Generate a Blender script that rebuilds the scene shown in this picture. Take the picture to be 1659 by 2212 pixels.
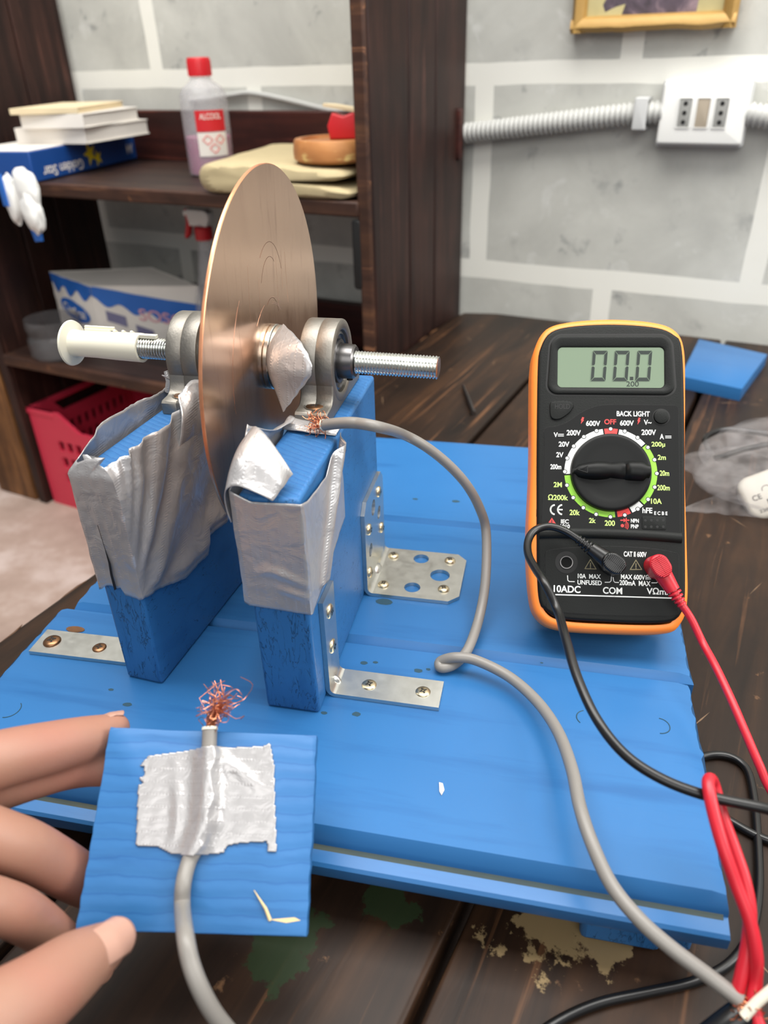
import bpy, bmesh, math, random
from mathutils import Vector, Matrix, noise
for o in list(bpy.data.objects): bpy.data.objects.remove(o)
random.seed(7)
SC = bpy.context.scene
COL = SC.collection
PI = math.pi
D = {'ADAPT': [[12.281, 44.709, 0.457], [14.383, 46.78, 1.18], [12.99, 43.21, 0.227], [13.729, 42.281, 0.041]],
 'BAG': [[10.513, 49.102, -4.1], [13.044, 49.204, -4.1], [15.871, 48.438, -4.1], [17.708, 60.915, -4.1], [14.725, 60.018, -4.1], [11.674, 52.876, -4.1]],
 'BARS': [[[-2.213, 8.952], [-1.985, 8.956]], [[-2.212, 8.875], [-2.148, 8.876]], [[-2.127, 8.876], [-2.063, 8.877]], [[-2.042, 8.877], [-1.984, 8.878]], [[2.546, 8.935], [2.777, 8.938]],
          [[2.545, 8.859], [2.607, 8.859]], [[2.628, 8.86], [2.694, 8.861]], [[2.715, 8.861], [2.777, 8.862]], [[-1.735, 2.47], [-1.722, 2.27], [-1.655, 2.215], [-1.438, 2.218]],
          [[0.174, 2.488], [0.159, 2.315], [0.098, 2.25], [-0.096, 2.242]], [[0.25, 2.464], [0.271, 2.308], [0.327, 2.253], [0.48, 2.254]], [[2.183, 2.51], [2.172, 2.354], [2.111, 2.299], [1.91, 2.292]],
          [[1.655, 2.579], [1.72, 2.623], [1.791, 2.584], [1.857, 2.628]], [[1.654, 2.521], [1.856, 2.529]], [[1.654, 2.454], [1.71, 2.456]], [[1.73, 2.457], [1.785, 2.459]], [[1.805, 2.459], [1.856, 2.461]],
          [[-2.257, 1.609], [0.303, 1.632], [2.817, 1.655]]],
 'BLACK': [[2.106, 28.932, 5.645], [1.638, 29.104, 5.821], [1.123, 29.213, 5.925], [0.616, 29.124, 5.945], [0.155, 28.797, 5.827], [-0.041, 28.226, 5.622], [0.04, 27.377, 5.526], [0.371, 26.391, 5.554],
           [0.753, 25.431, 5.61], [1.352, 24.457, 4.999], [1.652, 22.637, 5.157], [2.098, 20.824, 4.951], [2.762, 19.295, 4.601], [3.658, 18.302, 4.214], [4.799, 17.742, 3.95], [6.203, 17.52, 3.731],
           [7.966, 17.461, 3.612], [9.251, 17.721, 2.991]],
 'BLACK2': [[12.651, 22.182, -3.9], [10.623, 22.4, -4.0], [9.239, 23.098, -4.0], [8.322, 23.792, -4.0], [7.841, 24.813, -4.0], [8.012, 25.888, -4.0], [8.9, 26.541, -4.0], [9.818, 26.659, -4.0], [10.449, 26.08, -4.0],
            [10.478, 24.564, -4.0], [10.265, 22.662, -4.0], [9.922, 20.501, -4.0], [9.485, 18.9, -4.0], [8.969, 17.83, -4.0], [8.145, 16.833, -4.0], [6.955, 16.038, -4.0], [5.353, 15.364, -4.0], [3.784, 14.718, -4.0],
            [2.55, 13.983, -4.0], [1.511, 13.103, -4.0], [0.814, 12.211, -4.0]],
 'BLB': [2.356, 9.832],
 'BODY': [[-3.149, 12.297], [-3.054, 13.09], [-2.656, 13.842], [-1.739, 14.159], [0.17, 14.267], [2.055, 14.126], [2.924, 13.787], [3.309, 13.095], [3.378, 9.91], [3.353, 5.645], [3.351, 3.566], [3.333, 1.928],
          [3.268, 1.357], [3.087, 0.905], [2.732, 0.647], [2.181, 0.562], [1.193, 0.519], [0.198, 0.517], [-1.915, 0.568], [-2.631, 0.908], [-2.99, 1.68], [-3.109, 5.475], [-3.155, 9.834]],
 'BOLT': [[[-1.144, 9.779], [-1.059, 9.758], [-1.1, 9.652], [-1.069, 9.635], [-1.205, 9.456], [-1.174, 9.612], [-1.206, 9.623]],
          [[1.365, 9.787], [1.449, 9.766], [1.407, 9.655], [1.438, 9.639], [1.313, 9.455], [1.344, 9.61], [1.313, 9.626]]],
 'CAM_F': 1642.87,
 'CAM_R': [[0.978192, -0.084919, 0.18955], [0.206099, 0.510023, -0.835104], [-0.025758, 0.855959, 0.516402]],
 'CE': [[-2.419, 5.444], [-2.094, 5.453]],
 'CHIP': [[-2.453, 19.169, 0.05], [8.438, 18.044, -4.1], [-4.977, 13.768, -4.15], [1.295, 14.687, -4.15]],
 'COAX': [[7.428, 13.381, -0.397], [6.902, 13.052, -0.727], [6.058, 12.524, -1.445]],
 'DIALC': [0.123, 7.209],
 'DIALR': [1.795, 2.049, 2.028],
 'DIG': [[[-0.773, 11.504], [-0.11, 11.508], [-0.008, 12.969], [-0.674, 12.968]], [[0.218, 11.51], [0.877, 11.514], [0.983, 12.97], [0.321, 12.969]], [[1.223, 11.516], [1.877, 11.52], [1.989, 12.971], [1.332, 12.97]]],
 'DIODE': [[0.58, 5.043], [0.698, 5.046], [0.698, 5.105], [0.811, 5.049], [0.923, 5.052]],
 'DOT': [1.063, 11.644, 0.152, 0.157],
 'FLECK': [([-7.197, 40.675, 0.0], 0.16), ([-4.676, 40.8, 0.0], 0.2), ([-6.931, 25.505, 0.0], 0.14), ([-6.434, 25.626, 0.0], 0.1), ([-4.414, 25.433, 0.0], 0.16), ([-3.975, 25.605, 0.0], 0.1),
           ([-17.67, 21.784, 0.0], 0.1), ([-16.505, 21.083, -0.0], 0.16), ([-7.915, 22.173, 0.0], 0.12), ([-6.536, 22.347, 0.0], 0.16), ([1.043, 26.951, 0.0], 0.06), ([2.969, 25.282, 0.0], 0.07),
           ([-6.966, 30.12, 0.0], 0.35)],
 'GREY': [[-8.628, 27.385, 11.0], [-7.859, 27.131, 11.25], [-7.124, 26.91, 11.4], [-6.175, 26.876, 11.3], [-5.991, 30.706, 9.221], [-5.034, 31.352, 8.351], [-4.0, 31.828, 7.224], [-3.123, 32.168, 5.987],
          [-2.487, 32.364, 4.629], [-2.124, 32.22, 3.403], [-1.909, 30.369, 1.913], [-1.997, 28.731, 0.9], [-2.296, 26.795, 0.5], [-2.751, 25.872, 0.35], [-3.188, 25.541, 0.3], [-3.442, 25.556, 0.3],
          [-3.411, 25.765, 0.45], [-2.745, 25.739, 0.8], [-1.81, 25.693, 0.8], [-0.333, 25.029, 0.7], [0.896, 23.671, 0.8], [1.742, 21.882, 1.1], [2.233, 19.799, 1.5], [2.488, 18.146, 1.6], [2.887, 16.903, 1.4],
          [3.514, 15.782, 1.0], [4.335, 14.899, 0.8], [5.283, 14.339, 0.5], [6.362, 13.936, 0.1], [7.247, 13.516, -0.141]],
 'HAND': {'index': [([-17.927, 10.071, 5.739], 1.05), ([-17.052, 12.067, 5.657], 0.98), ([-15.743, 13.569, 5.238], 0.92), ([-14.802, 14.882, 4.573], 0.86), ([-14.173, 15.908, 4.032], 0.76),
                    ([-13.79, 16.635, 3.769], 0.56)],
          'little': [([-16.535, 8.229, 4.997], 0.95), ([-14.986, 9.517, 4.46], 0.8), ([-13.867, 10.216, 3.207], 0.76), ([-13.565, 10.677, 1.701], 0.72), ([-13.318, 11.037, -0.021], 0.66),
                     ([-12.59, 11.259, -1.516], 0.5)],
          'middle': [([-18.142, 9.828, 4.777], 1.05), ([-16.96, 12.193, 4.464], 0.9), ([-15.654, 14.227, 3.726], 0.85), ([-14.518, 15.487, 3.086], 0.8), ([-12.946, 16.223, 2.339], 0.7), ([-12.161, 16.294, 1.94], 0.55)],
          'palm': [([-17.169, 5.152, 5.167], 2.6), ([-16.519, 6.855, 5.129], 2.6), ([-17.199, 8.649, 5.356], 2.2)],
          'ring': [([-17.627, 9.129, 5.113], 1.0), ([-16.341, 11.077, 4.999], 0.95), ([-14.737, 11.874, 3.637], 0.9), ([-14.121, 12.444, 2.07], 0.86), ([-13.593, 13.002, 0.246], 0.8), ([-12.584, 13.41, -1.204], 0.6)],
          'thumb': [([-14.895, 5.107, 4.582], 1.8), ([-12.784, 6.192, 3.915], 1.4), ([-12.054, 7.26, 3.579], 1.2), ([-11.595, 8.309, 3.105], 1.08), ([-11.279, 9.448, 2.563], 0.93), ([-11.005, 10.22, 2.167], 0.7)]},
 'HOLD': [[-2.604, 10.391], [-2.445, 10.505], [-1.777, 10.522], [-1.563, 10.401], [-1.561, 10.233], [-1.719, 9.979], [-2.088, 9.695], [-2.381, 9.641], [-2.57, 9.773], [-2.617, 10.109]],
 'HOLDT': [-2.05, 10.264, 0.678, 0.241],
 'JACK': [-1.792, 3.065],
 'JOINT': [7.29, 13.41, -0.068],
 'JPANEL': [[-2.722, 3.363], [-2.594, 3.57], [-1.711, 3.716], [0.094, 3.848], [1.877, 3.806], [2.835, 3.675], [3.01, 3.607], [3.069, 3.452], [3.064, 2.465], [3.055, 1.485], [3.012, 1.149], [2.836, 0.932], [0.355, 0.806],
            [-2.094, 0.847], [-2.481, 0.92], [-2.639, 1.148], [-2.691, 2.25], [-2.724, 3.15]],
 'KNOT': [[-21.555, 25.291, 0.0], [-20.814, 19.25, 0.0]],
 'L200': [1.105, 11.384, 0.551, 0.241],
 'LCD': [[0.116, 12.19, 4.699, 1.888], [0.118, 12.336, 5.603, 2.943]],
 'LEAF': [[-11.361, 31.2, 13.928], [-9.325, 28.5, 12.904], [-10.036, 28.5, 11.844], [-10.719, 28.4, 11.001], [-11.588, 29.9, 12.791], [-9.939, 29.3, 13.747]],
 'LTAB': [[-10.869, 25.0, 11.692], [-9.928, 25.2, 10.569], [-9.914, 27.8, 11.417], [-8.986, 28.0, 11.224]],
 'MET': [[3.7089, 27.4249, 1.75], [0.99583, 0.09007, 0.01413], [-0.06785, 0.62854, 0.77481], [0.06091, -0.77255, 0.63203]],
 'NAIL': [[-7.589, 69.937, -4.0], [-5.85, 63.443, -4.0]],
 'PANEL': [[-2.829, 9.2], [-2.297, 9.33], [-1.768, 9.56], [-1.24, 9.957], [-0.765, 10.213], [-0.238, 10.347], [0.603, 10.378], [1.908, 10.38], [2.866, 10.373], [3.021, 10.347], [3.108, 10.226], [3.116, 10.006],
           [3.115, 8.802], [3.12, 7.216], [3.13, 5.613], [3.134, 4.555], [3.102, 4.344], [2.966, 4.277], [2.386, 4.385], [1.117, 4.479], [-0.165, 4.499], [-1.718, 4.409], [-2.656, 4.263], [-2.839, 4.247],
           [-2.919, 4.373], [-2.912, 4.589], [-2.871, 6.542], [-2.834, 8.432]],
 'PBRUSH': [[-9.962, 16.484, 4.633], [-9.912, 16.775, 4.998], [-9.69, 17.007, 5.347], [-9.473, 17.098, 5.725]],
 'PIECE': [[-9.4986, 14.1744, 2.6868], [0.9748, 0.2076, -0.082], [-0.1252, 0.8129, 0.5688], [0.1848, -0.5442, 0.8183]],
 'PLUGB': [[0.152, 2.975], [-1.406, 4.074]],
 'PLUGR': [[2.001, 3.01], [3.022, 1.33]],
 'PSPLIT': [[1.785, -1.781], [2.366, -2.605], [2.952, -2.534]],
 'PTAPE': [[-2.109, 2.135], [-1.077, 2.301], [-0.157, 2.464], [0.917, 2.516], [1.656, 2.576], [1.883, 2.682], [2.082, 1.974], [2.192, 0.966], [2.318, -0.01], [2.387, -0.652], [2.124, -0.66], [2.064, -0.365],
           [1.232, -0.433], [0.792, -0.535], [0.72, -0.744], [-0.005, -0.825], [-0.384, -0.854], [-0.772, -0.819], [-0.966, -0.795], [-1.373, -0.631], [-2.077, -0.612], [-2.197, 0.33], [-2.303, 1.189], [-2.15, 1.257],
           [-2.309, 1.427], [-2.144, 1.508], [-2.201, 1.792], [-2.338, 1.819]],
 'PWIRE': [[-0.159, 3.011], [-0.113, 2.517], [-0.053, 1.781], [0.009, 0.921], [0.01, 0.083], [-0.137, -0.603], [-0.316, -1.01]],
 'PWIRE3': [[-9.984, 16.453, 4.617], [-9.878, 16.06, 4.332], [-9.727, 15.475, 3.909], [-9.559, 14.789, 3.415], [-9.453, 14.108, 2.937], [-9.511, 13.52, 2.559], [-9.628, 13.131, 2.328], [-9.561, 12.504, 2.14],
            [-9.424, 12.0, 1.774], [-8.545, 10.68, 2.835], [-8.147, 10.092, 2.627], [-7.754, 9.71, 2.077], [-7.332, 9.515, 1.167], [-6.705, 9.505, -0.366]],
 'RED': [[6.701, 27.606, 3.581], [7.103, 27.354, 3.077], [7.569, 26.737, 2.392], [7.965, 25.579, 2.104], [8.397, 24.235, 1.681], [8.802, 23.055, 1.197], [9.222, 22.025, 0.646], [9.639, 21.258, 0.11],
         [10.765, 19.258, -0.541]],
 'RED2': [[10.457, 15.88, -0.484], [9.093, 13.293, -0.716], [7.956, 12.851, -0.515], [7.57, 13.345, -0.136], [7.63, 13.907, 0.322], [7.542, 14.267, 1.118], [7.292, 14.817, 1.886], [6.902, 15.417, 2.553],
          [6.497, 16.065, 3.295], [6.221, 16.89, 3.874], [6.13, 17.587, 4.177], [6.283, 17.968, 4.014], [6.461, 17.98, 3.668], [6.713, 17.401, 3.116], [7.031, 16.652, 2.616], [7.305, 15.913, 2.15], [7.455, 15.24, 1.6],
          [7.39, 14.571, 1.015], [7.266, 14.054, 0.415], [7.172, 13.687, -0.067]],
 'SMALL': [[12.776, 72.821, -3.0], [17.813, 70.261, -3.0], [21.964, 80.211, -3.0], [15.954, 84.246, -3.0]],
 'SND': [[0.647, 4.799], [0.734, 4.802], [0.785, 4.803], [0.836, 4.805]],
 'SOCK': [[2.014, 4.951, 1.057, 0.605], [1.639, 5.067], [1.638, 4.775], [1.893, 5.074], [1.892, 4.783], [2.153, 5.082], [2.151, 4.79], [2.406, 5.089], [2.404, 4.798]],
 'THNAIL': [[-9.868, 9.187, 4.145], [-10.194, 8.539, 4.625]],
 'TRI': [[[-2.662, 4.757], [-2.254, 4.769], [-2.457, 5.076]], [[-0.98, 2.814], [-0.492, 2.815], [-0.741, 3.228]], [[0.987, 2.847], [1.479, 2.865], [1.232, 3.275]]],
 'TXT': [('BACK LIGHT', [1.124, 9.961, 1.461, 0.244], 'w'), ('600V', [-0.656, 9.488, 0.632, 0.25], 'w'), ('OFF', [0.106, 9.572, 0.524, 0.244], 'r'), ('600V', [0.846, 9.524, 0.61, 0.249], 'w'),
         ('V~', [1.762, 9.569, 0.337, 0.237], 'w'), ('200V', [-1.524, 9.035, 0.635, 0.255], 'w'), ('V', [-2.332, 8.928, 0.186, 0.222], 'w'), ('20V', [-1.953, 8.491, 0.477, 0.243], 'w'),
         ('2V', [-2.136, 7.993, 0.323, 0.237], 'w'), ('200m', [-2.309, 7.429, 0.492, 0.236], 'w'), ('200V', [1.806, 9.102, 0.636, 0.258], 'w'), ('A', [2.379, 8.913, 0.18, 0.246], 'w'),
         ('200µ', [2.221, 8.531, 0.592, 0.273], 'g'), ('2m', [2.37, 7.955, 0.359, 0.233], 'g'), ('20m', [2.482, 7.229, 0.409, 0.248], 'g'), ('200m', [2.434, 6.564, 0.546, 0.252], 'g'),
         ('10A', [2.122, 5.944, 0.469, 0.246], 'g'), ('2M', [-2.212, 6.601, 0.369, 0.24], 'g'), ('Ω200k', [-2.19, 6.014, 0.893, 0.261], 'g'), ('20k', [-1.447, 5.338, 0.454, 0.253], 'g'),
         ('2k', [-0.665, 4.994, 0.295, 0.23], 'g'), ('200', [0.099, 4.898, 0.448, 0.251], 'g'), ('hFE', [1.732, 5.517, 0.429, 0.245], 'w'), ('E C B E', [2.312, 5.405, 0.569, 0.16], 'w'),
         ('IEC', [-1.879, 4.917, 0.345, 0.188], 'w'), ('1010', [-1.866, 4.7, 0.417, 0.182], 'w'), ('NPN', [1.187, 5.036, 0.343, 0.176], 'w'), ('PNP', [1.181, 4.78, 0.332, 0.175], 'w'),
         ('CAT II 600V', [1.198, 3.534, 0.981, 0.237], 'w'), ('10A  MAX', [-0.786, 2.479, 1.0, 0.21], 'w'), ('UNFUSED', [-0.771, 2.201, 1.056, 0.21], 'w'), ('MAX 600V', [1.1, 2.517, 1.038, 0.219], 'w'),
         ('200mA  MAX', [1.188, 2.252, 1.335, 0.234], 'w'), ('10ADC', [-1.751, 1.876, 1.175, 0.315], 'w'), ('COM', [0.225, 1.884, 0.833, 0.302], 'w'), ('VΩmA', [2.239, 1.932, 1.113, 0.3], 'w')],
 'WALL': [[5.229, 92.549, -4.2], -0.26442],
 'WHITE': [[7.247, 13.082, -0.143], [7.521, 13.306, 0.182], [7.8, 13.486, 0.494], [8.524, 13.92, 1.25]]}
FLOOR = -35.0            # floor height below the top of the blue base, in cm
def P(x, y=None, z=None):                      # base-board centimetres -> metres above the floor
    if y is None: x, y, z = x
    return Vector((x * .01, y * .01, (z - FLOOR) * .01))
# ---------------------------------------------------------------- camera
cam = bpy.data.cameras.new('camera'); co = bpy.data.objects.new('camera', cam); COL.objects.link(co)
co.matrix_world = Matrix.Translation(P(0, 0, 24)) @ Matrix(D['CAM_R']).to_4x4()
cam.sensor_fit = 'VERTICAL'; cam.sensor_height = 36; cam.lens = D['CAM_F'] / 2212 * 36
cam.clip_start = .01
cam.dof.use_dof = True; cam.dof.focus_distance = .335; cam.dof.aperture_fstop = 10
SC.camera = co
# ---------------------------------------------------------------- world, lights, exposure
SC.view_settings.view_transform = 'Standard'; SC.view_settings.look = 'None'
SC.view_settings.exposure = 0.12; SC.view_settings.gamma = 1; SC.view_settings.use_curve_mapping = False
w = bpy.data.worlds.new('world'); SC.world = w; w.use_nodes = True
w.node_tree.nodes['Background'].inputs[0].default_value = (.95, .97, 1.0, 1)
w.node_tree.nodes['Background'].inputs[1].default_value = .31
def area(name, loc, target, sx, sy, watts, col=(1, 1, 1)):
    l = bpy.data.lights.new(name, 'AREA'); l.shape = 'RECTANGLE'; l.size = sx * .01; l.size_y = sy * .01
    l.energy = watts; l.color = col
    o = bpy.data.objects.new(name, l); COL.objects.link(o); o.location = P(loc)
    o.rotation_euler = (P(target) - P(loc)).to_track_quat('-Z', 'Y').to_euler(); return o
area('window_light', (150, 40, 95), (0, 40, 0), 110, 90, 25, (1, .99, .96))
area('ceiling_light', (-5, 40, 135), (-5, 62, 0), 180, 70, 36, (1, .98, .94))
area('front_fill', (40, -150, 150), (-15, 80, 10), 200, 130, 22, (1, .99, .96))  # unseen fill added behind the camera to brighten wall and shelves
# ---------------------------------------------------------------- materials
def rgb(r, g, b):
    f = lambda c: (c / 255 / 12.92) if c / 255 <= .04045 else ((c / 255 + .055) / 1.055) ** 2.4
    return (f(r), f(g), f(b), 1)
class N:                                        # small node-tree writer
    def __init__(s, name):
        s.m = bpy.data.materials.new(name); s.m.use_nodes = True; s.t = s.m.node_tree
        s.b = s.t.nodes['Principled BSDF']
    def n(s, typ, **kw):
        x = s.t.nodes.new(typ)
        for k, v in kw.items():
            if k in x.inputs: s.put(x.inputs[k], v)
            else: setattr(x, k, v)
        return x
    def put(s, inp, v):
        if hasattr(v, 'is_output'): s.t.links.new(v, inp)
        else: inp.default_value = v
    def set(s, **kw):
        for k, v in kw.items(): s.put(s.b.inputs[k.replace('_', ' ')], v)
        return s
    def coords(s, scale=(1, 1, 1), rot=(0, 0, 0), loc=(0, 0, 0)):
        tc = s.n('ShaderNodeTexCoord'); mp = s.n('ShaderNodeMapping')
        s.t.links.new(tc.outputs['Object'], mp.inputs['Vector'])
        mp.inputs['Scale'].default_value = scale; mp.inputs['Rotation'].default_value = rot; mp.inputs['Location'].default_value = loc
        return mp.outputs['Vector']
    def noise(s, vec, scale, detail=4, rough=.55, dist=0):
        x = s.n('ShaderNodeTexNoise'); s.t.links.new(vec, x.inputs['Vector'])
        x.inputs['Scale'].default_value = scale; x.inputs['Detail'].default_value = detail
        x.inputs['Roughness'].default_value = rough; x.inputs['Distortion'].default_value = dist
        return x.outputs['Fac']
    def ramp(s, fac, stops, interp='LINEAR'):
        x = s.n('ShaderNodeValToRGB'); s.t.links.new(fac, x.inputs['Fac']); e = x.color_ramp.elements
        x.color_ramp.interpolation = interp
        while len(e) > 1: e.remove(e[-1])
        e[0].position, e[0].color = stops[0][0], stops[0][1]
        for p, c in stops[1:]:
            q = e.new(p); q.color = c
        return x.outputs['Color']
    def mix(s, fac, a, b, mode='MIX'):
        x = s.n('ShaderNodeMix', data_type='RGBA', blend_type=mode)
        s.put(x.inputs[0], fac); s.put(x.inputs[6], a); s.put(x.inputs[7], b); return x.outputs[2]
    def math(s, op, a, b=0.0):
        x = s.n('ShaderNodeMath', operation=op); s.put(x.inputs[0], a); s.put(x.inputs[1], b); return x.outputs[0]
    def bump(s, h, strength=.3, dist=.001, prev=None):
        x = s.n('ShaderNodeBump'); s.put(x.inputs['Height'], h); x.inputs['Strength'].default_value = strength
        x.inputs['Distance'].default_value = dist
        if prev is not None: s.t.links.new(prev, x.inputs['Normal'])
        s.t.links.new(x.outputs['Normal'], s.b.inputs['Normal']); return x.outputs['Normal']
G1 = lambda v: (v, v, v, 1)
def plain(name, col, rough=.5, metal=0, spec=.5, nz=None, bp=None, var=.12):
    m = N(name); m.set(Base_Color=col, Roughness=rough, Metallic=metal); m.b.inputs['Specular IOR Level'].default_value = spec
    if nz:
        v = m.coords(nz[1] if len(nz) > 1 else (1, 1, 1)); f = m.noise(v, nz[0])
        m.set(Base_Color=m.mix(f, tuple(c * (1 - var) for c in col[:3]) + (1,), tuple(min(1, c * (1 + var)) for c in col[:3]) + (1,)))
    if bp:
        v = m.coords(bp[2] if len(bp) > 2 else (1, 1, 1)); m.bump(m.noise(v, bp[0], 6), bp[1])
    return m.m
BLUE_D = rgb(22, 66, 104)
def blue_paint(name, stretch, crack=0, rough=.38, ridge=.25, rot=(0, 0, 0), lines=0, lrot=0, lfac=.45):
    m = N(name); v = m.coords(stretch, rot); v0 = m.coords()
    f = m.noise(v, 60, 5); g = m.noise(v0, 25, 3)
    c = m.mix(g, rgb(42, 99, 154), rgb(48, 107, 163))
    c = m.mix(m.ramp(f, [(.28, G1(1)), (.45, G1(0))]), c, rgb(37, 92, 147))
    h = f
    if crack:
        k = m.noise(m.coords((stretch[0], stretch[1], stretch[2]), rot), 160, 3, .6, .6)
        e = m.math('ABSOLUTE', m.math('SUBTRACT', k, .5))
        mask = m.ramp(e, [(.0, G1(1)), (.022 * crack, G1(0))]); gate = m.ramp(m.noise(v0, 90, 2), [(.36, G1(0)), (.52, G1(1))])
        mask = m.mix(1.0, mask, gate, 'MULTIPLY')
        c = m.mix(mask, c, BLUE_D); h = m.math('SUBTRACT', h, mask)
    if lines:
        wv = m.n('ShaderNodeTexWave', wave_type='BANDS', bands_direction='Y'); m.t.links.new(m.coords((1, 1, 1), (0, 0, lrot)), wv.inputs['Vector'])
        wv.inputs['Scale'].default_value = lines; wv.inputs['Distortion'].default_value = 3.2; wv.inputs['Detail'].default_value = 3; wv.inputs['Detail Scale'].default_value = .9
        lm = m.ramp(wv.outputs['Fac'], [(.0, G1(1)), (.05, G1(0))])
        c = m.mix(m.math('MULTIPLY', lm, lfac), c, rgb(22, 78, 140)); h = m.math('SUBTRACT', m.math('MULTIPLY', wv.outputs['Fac'], .35), m.math('MULTIPLY', f, .3))
    m.set(Base_Color=c, Roughness=rough); m.b.inputs['Specular IOR Level'].default_value = .4; m.bump(h, ridge, .0008); return m.m
M = {}
M['blue_top'] = blue_paint('blue_paint_flat', (.15, 1.4, 1), 0, .30, .06)
M['blue_side'] = blue_paint('blue_paint_sawn', (.3, 1.5, 1.5), 0, .5, .5)
M['blue_end'] = blue_paint('blue_paint_cracked', (2.2, 2.2, .5), 1, .5, .5)
M['blue_block'] = blue_paint('blue_paint_block', (1.6, .5, 1.0), .35, .42, .25)
M['blue_rough'] = blue_paint('blue_paint_end_grain', (3.5, 1.2, 1), .25, .6, .7, (0, 0, .9), 105, .45, .8)
M['blue_piece'] = blue_paint('blue_paint_grain', (.35, 3.5, 1), 0, .5, .35, (0, 0, 0), 62)
def wood(name, a, b, dark, along, rot=(0, 0, 0), rough=.55, stains=(), sc=1.0, worn=None):
    m = N(name); st = [1.0, 1.0, 1.0]; st[along] = .09
    v = m.coords(tuple(st), rot); v0 = m.coords((1, 1, 1), rot)
    st2 = [1.0] * 3; st2[along] = .03
    f = m.noise(v, 55 * sc, 6, .6, .8); g = m.noise(m.coords(tuple(st2), rot), 160 * sc, 4, .6)
    c = m.ramp(f, [(.25, dark), (.48, a), (.75, b)])
    c = m.mix(m.ramp(g, [(.60, G1(0)), (.72, G1(.75))]), c, tuple(min(1, q * 2.7) for q in b[:3]) + (1,))
    c = m.mix(m.ramp(m.noise(v0, 14, 5, .6), [(.35, G1(.55)), (.6, G1(0))]), c, dark)
    if worn:
        c = m.mix(m.ramp(m.noise(v0, 75, 5, .65), [(.66, G1(0)), (.74, G1(.7))]), c, worn)
    for (cx, cy, rad, scol, sq) in stains:      # paint splashes on the table top, at their own places
        d = m.n('ShaderNodeVectorMath', operation='DISTANCE'); tc = m.n('ShaderNodeTexCoord')
        m.t.links.new(tc.outputs['Object'], d.inputs[0]); d.inputs[1].default_value = (cx, cy, (-4.2 - FLOOR) * .01)
        k = m.math('ADD', m.math('DIVIDE', d.outputs['Value'], rad), m.math('MULTIPLY', m.math('SUBTRACT', m.noise(v0, sq, 6, .65), .5), 3.2))
        c = m.mix(m.ramp(k, [(.62, G1(.9)), (.74, G1(0))]), c, scol)
    m.set(Base_Color=c, Roughness=rough); m.b.inputs['Specular IOR Level'].default_value = .28; m.bump(m.math('ADD', f, m.math('MULTIPLY', g, .4)), .25, .001); return m.m
M['cab_v'] = wood('dark_stained_boards', rgb(44, 26, 22), rgb(64, 39, 32), rgb(24, 14, 12), 2, rough=.5)
M['cab_h'] = wood('dark_stained_shelf', rgb(46, 31, 27), rgb(64, 44, 36), rgb(28, 18, 16), 0, rough=.5, worn=rgb(120, 84, 58))
M['cab_edge'] = wood('worn_shelf_edge', rgb(70, 46, 36), rgb(104, 70, 48), rgb(36, 24, 20), 0, rough=.55, worn=rgb(168, 112, 70))
M['brownwood'] = wood('brown_plank_wood', rgb(110, 74, 44), rgb(150, 104, 62), rgb(60, 38, 24), 2)
def metal(name, col, rough, bs=0, bstr=.1, stretch=(1, 1, 1), var=.1):
    m = N(name); v = m.coords(stretch); f = m.noise(v, bs or 80, 5)
    m.set(Base_Color=m.mix(f, tuple(c * (1 - var) for c in col[:3]) + (1,), tuple(min(1, c * (1 + var)) for c in col[:3]) + (1,)), Metallic=1.0,
          Roughness=m.math('ADD', m.math('MULTIPLY', f, .16), rough - .08))
    if bs: m.bump(f, bstr, .0004)
    return m.m
M['zinc'] = metal('zinc_plate', rgb(205, 205, 200), .34, 260, .06)
M['cast'] = metal('cast_zinc_alloy', rgb(140, 136, 129), .5, 900, .22)
M['steel'] = metal('zinc_plated_steel', rgb(214, 216, 212), .25, 400, .05)
M['dark_steel'] = metal('dark_bearing_steel', rgb(118, 116, 116), .32)
M['brass'] = metal('yellow_passivated_screw', rgb(206, 192, 162), .3, 500, .05)
M['bronze'] = metal('bronze_screw', rgb(140, 104, 76), .35, 500, .05)
M['copper_wire'] = metal('bare_copper', rgb(206, 134, 100), .28)
m = N('copper_disc_face'); v = m.coords()        # worn copper sheet with smears and turning marks
sm = m.noise(m.coords((1, 1, .25)), 70, 5, .6, 1.2); fine = m.noise(m.coords((1, 1, .12)), 320, 4)
c = m.mix(sm, rgb(206, 168, 142), rgb(230, 194, 166)); c = m.mix(m.ramp(fine, [(.30, G1(.35)), (.42, G1(0))]), c, rgb(150, 108, 86))
m.set(Base_Color=c, Metallic=.95, Roughness=m.math('ADD', m.math('MULTIPLY', sm, .16), .12)); m.bump(fine, .03, .0003); M['copper'] = m.m
M['copper_edge'] = metal('copper_cut_edge', rgb(238, 168, 128), .35, 300, .1)
def tape_mat(name, ax, bx):                     # silver cloth tape with rows of embossed threads
    m = N(name); v = m.coords(); wr = m.noise(v, 110, 3, .5, 1.0)
    def wave(d, sc):
        w_ = m.n('ShaderNodeTexWave', wave_type='BANDS', bands_direction=d); m.t.links.new(v, w_.inputs['Vector']); w_.inputs['Scale'].default_value = sc; return w_.outputs['Fac']
    th_ = m.math('MULTIPLY', m.math('POWER', wave(ax, 82), 14.0), wave(bx, 300))
    m.set(Base_Color=m.mix(m.noise(v, 60, 3), rgb(158, 156, 157), rgb(184, 182, 182)), Metallic=.42, Roughness=.32)
    b1 = m.bump(wr, .26, .0025); b2 = m.bump(wave(ax, 420), .03, .0003, b1); m.bump(th_, .14, .0006, b2); return m.m
M['tape'] = tape_mat('duct_tape', 'X', 'Z'); M['tape_flat'] = tape_mat('duct_tape_patch', 'Y', 'X')
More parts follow.
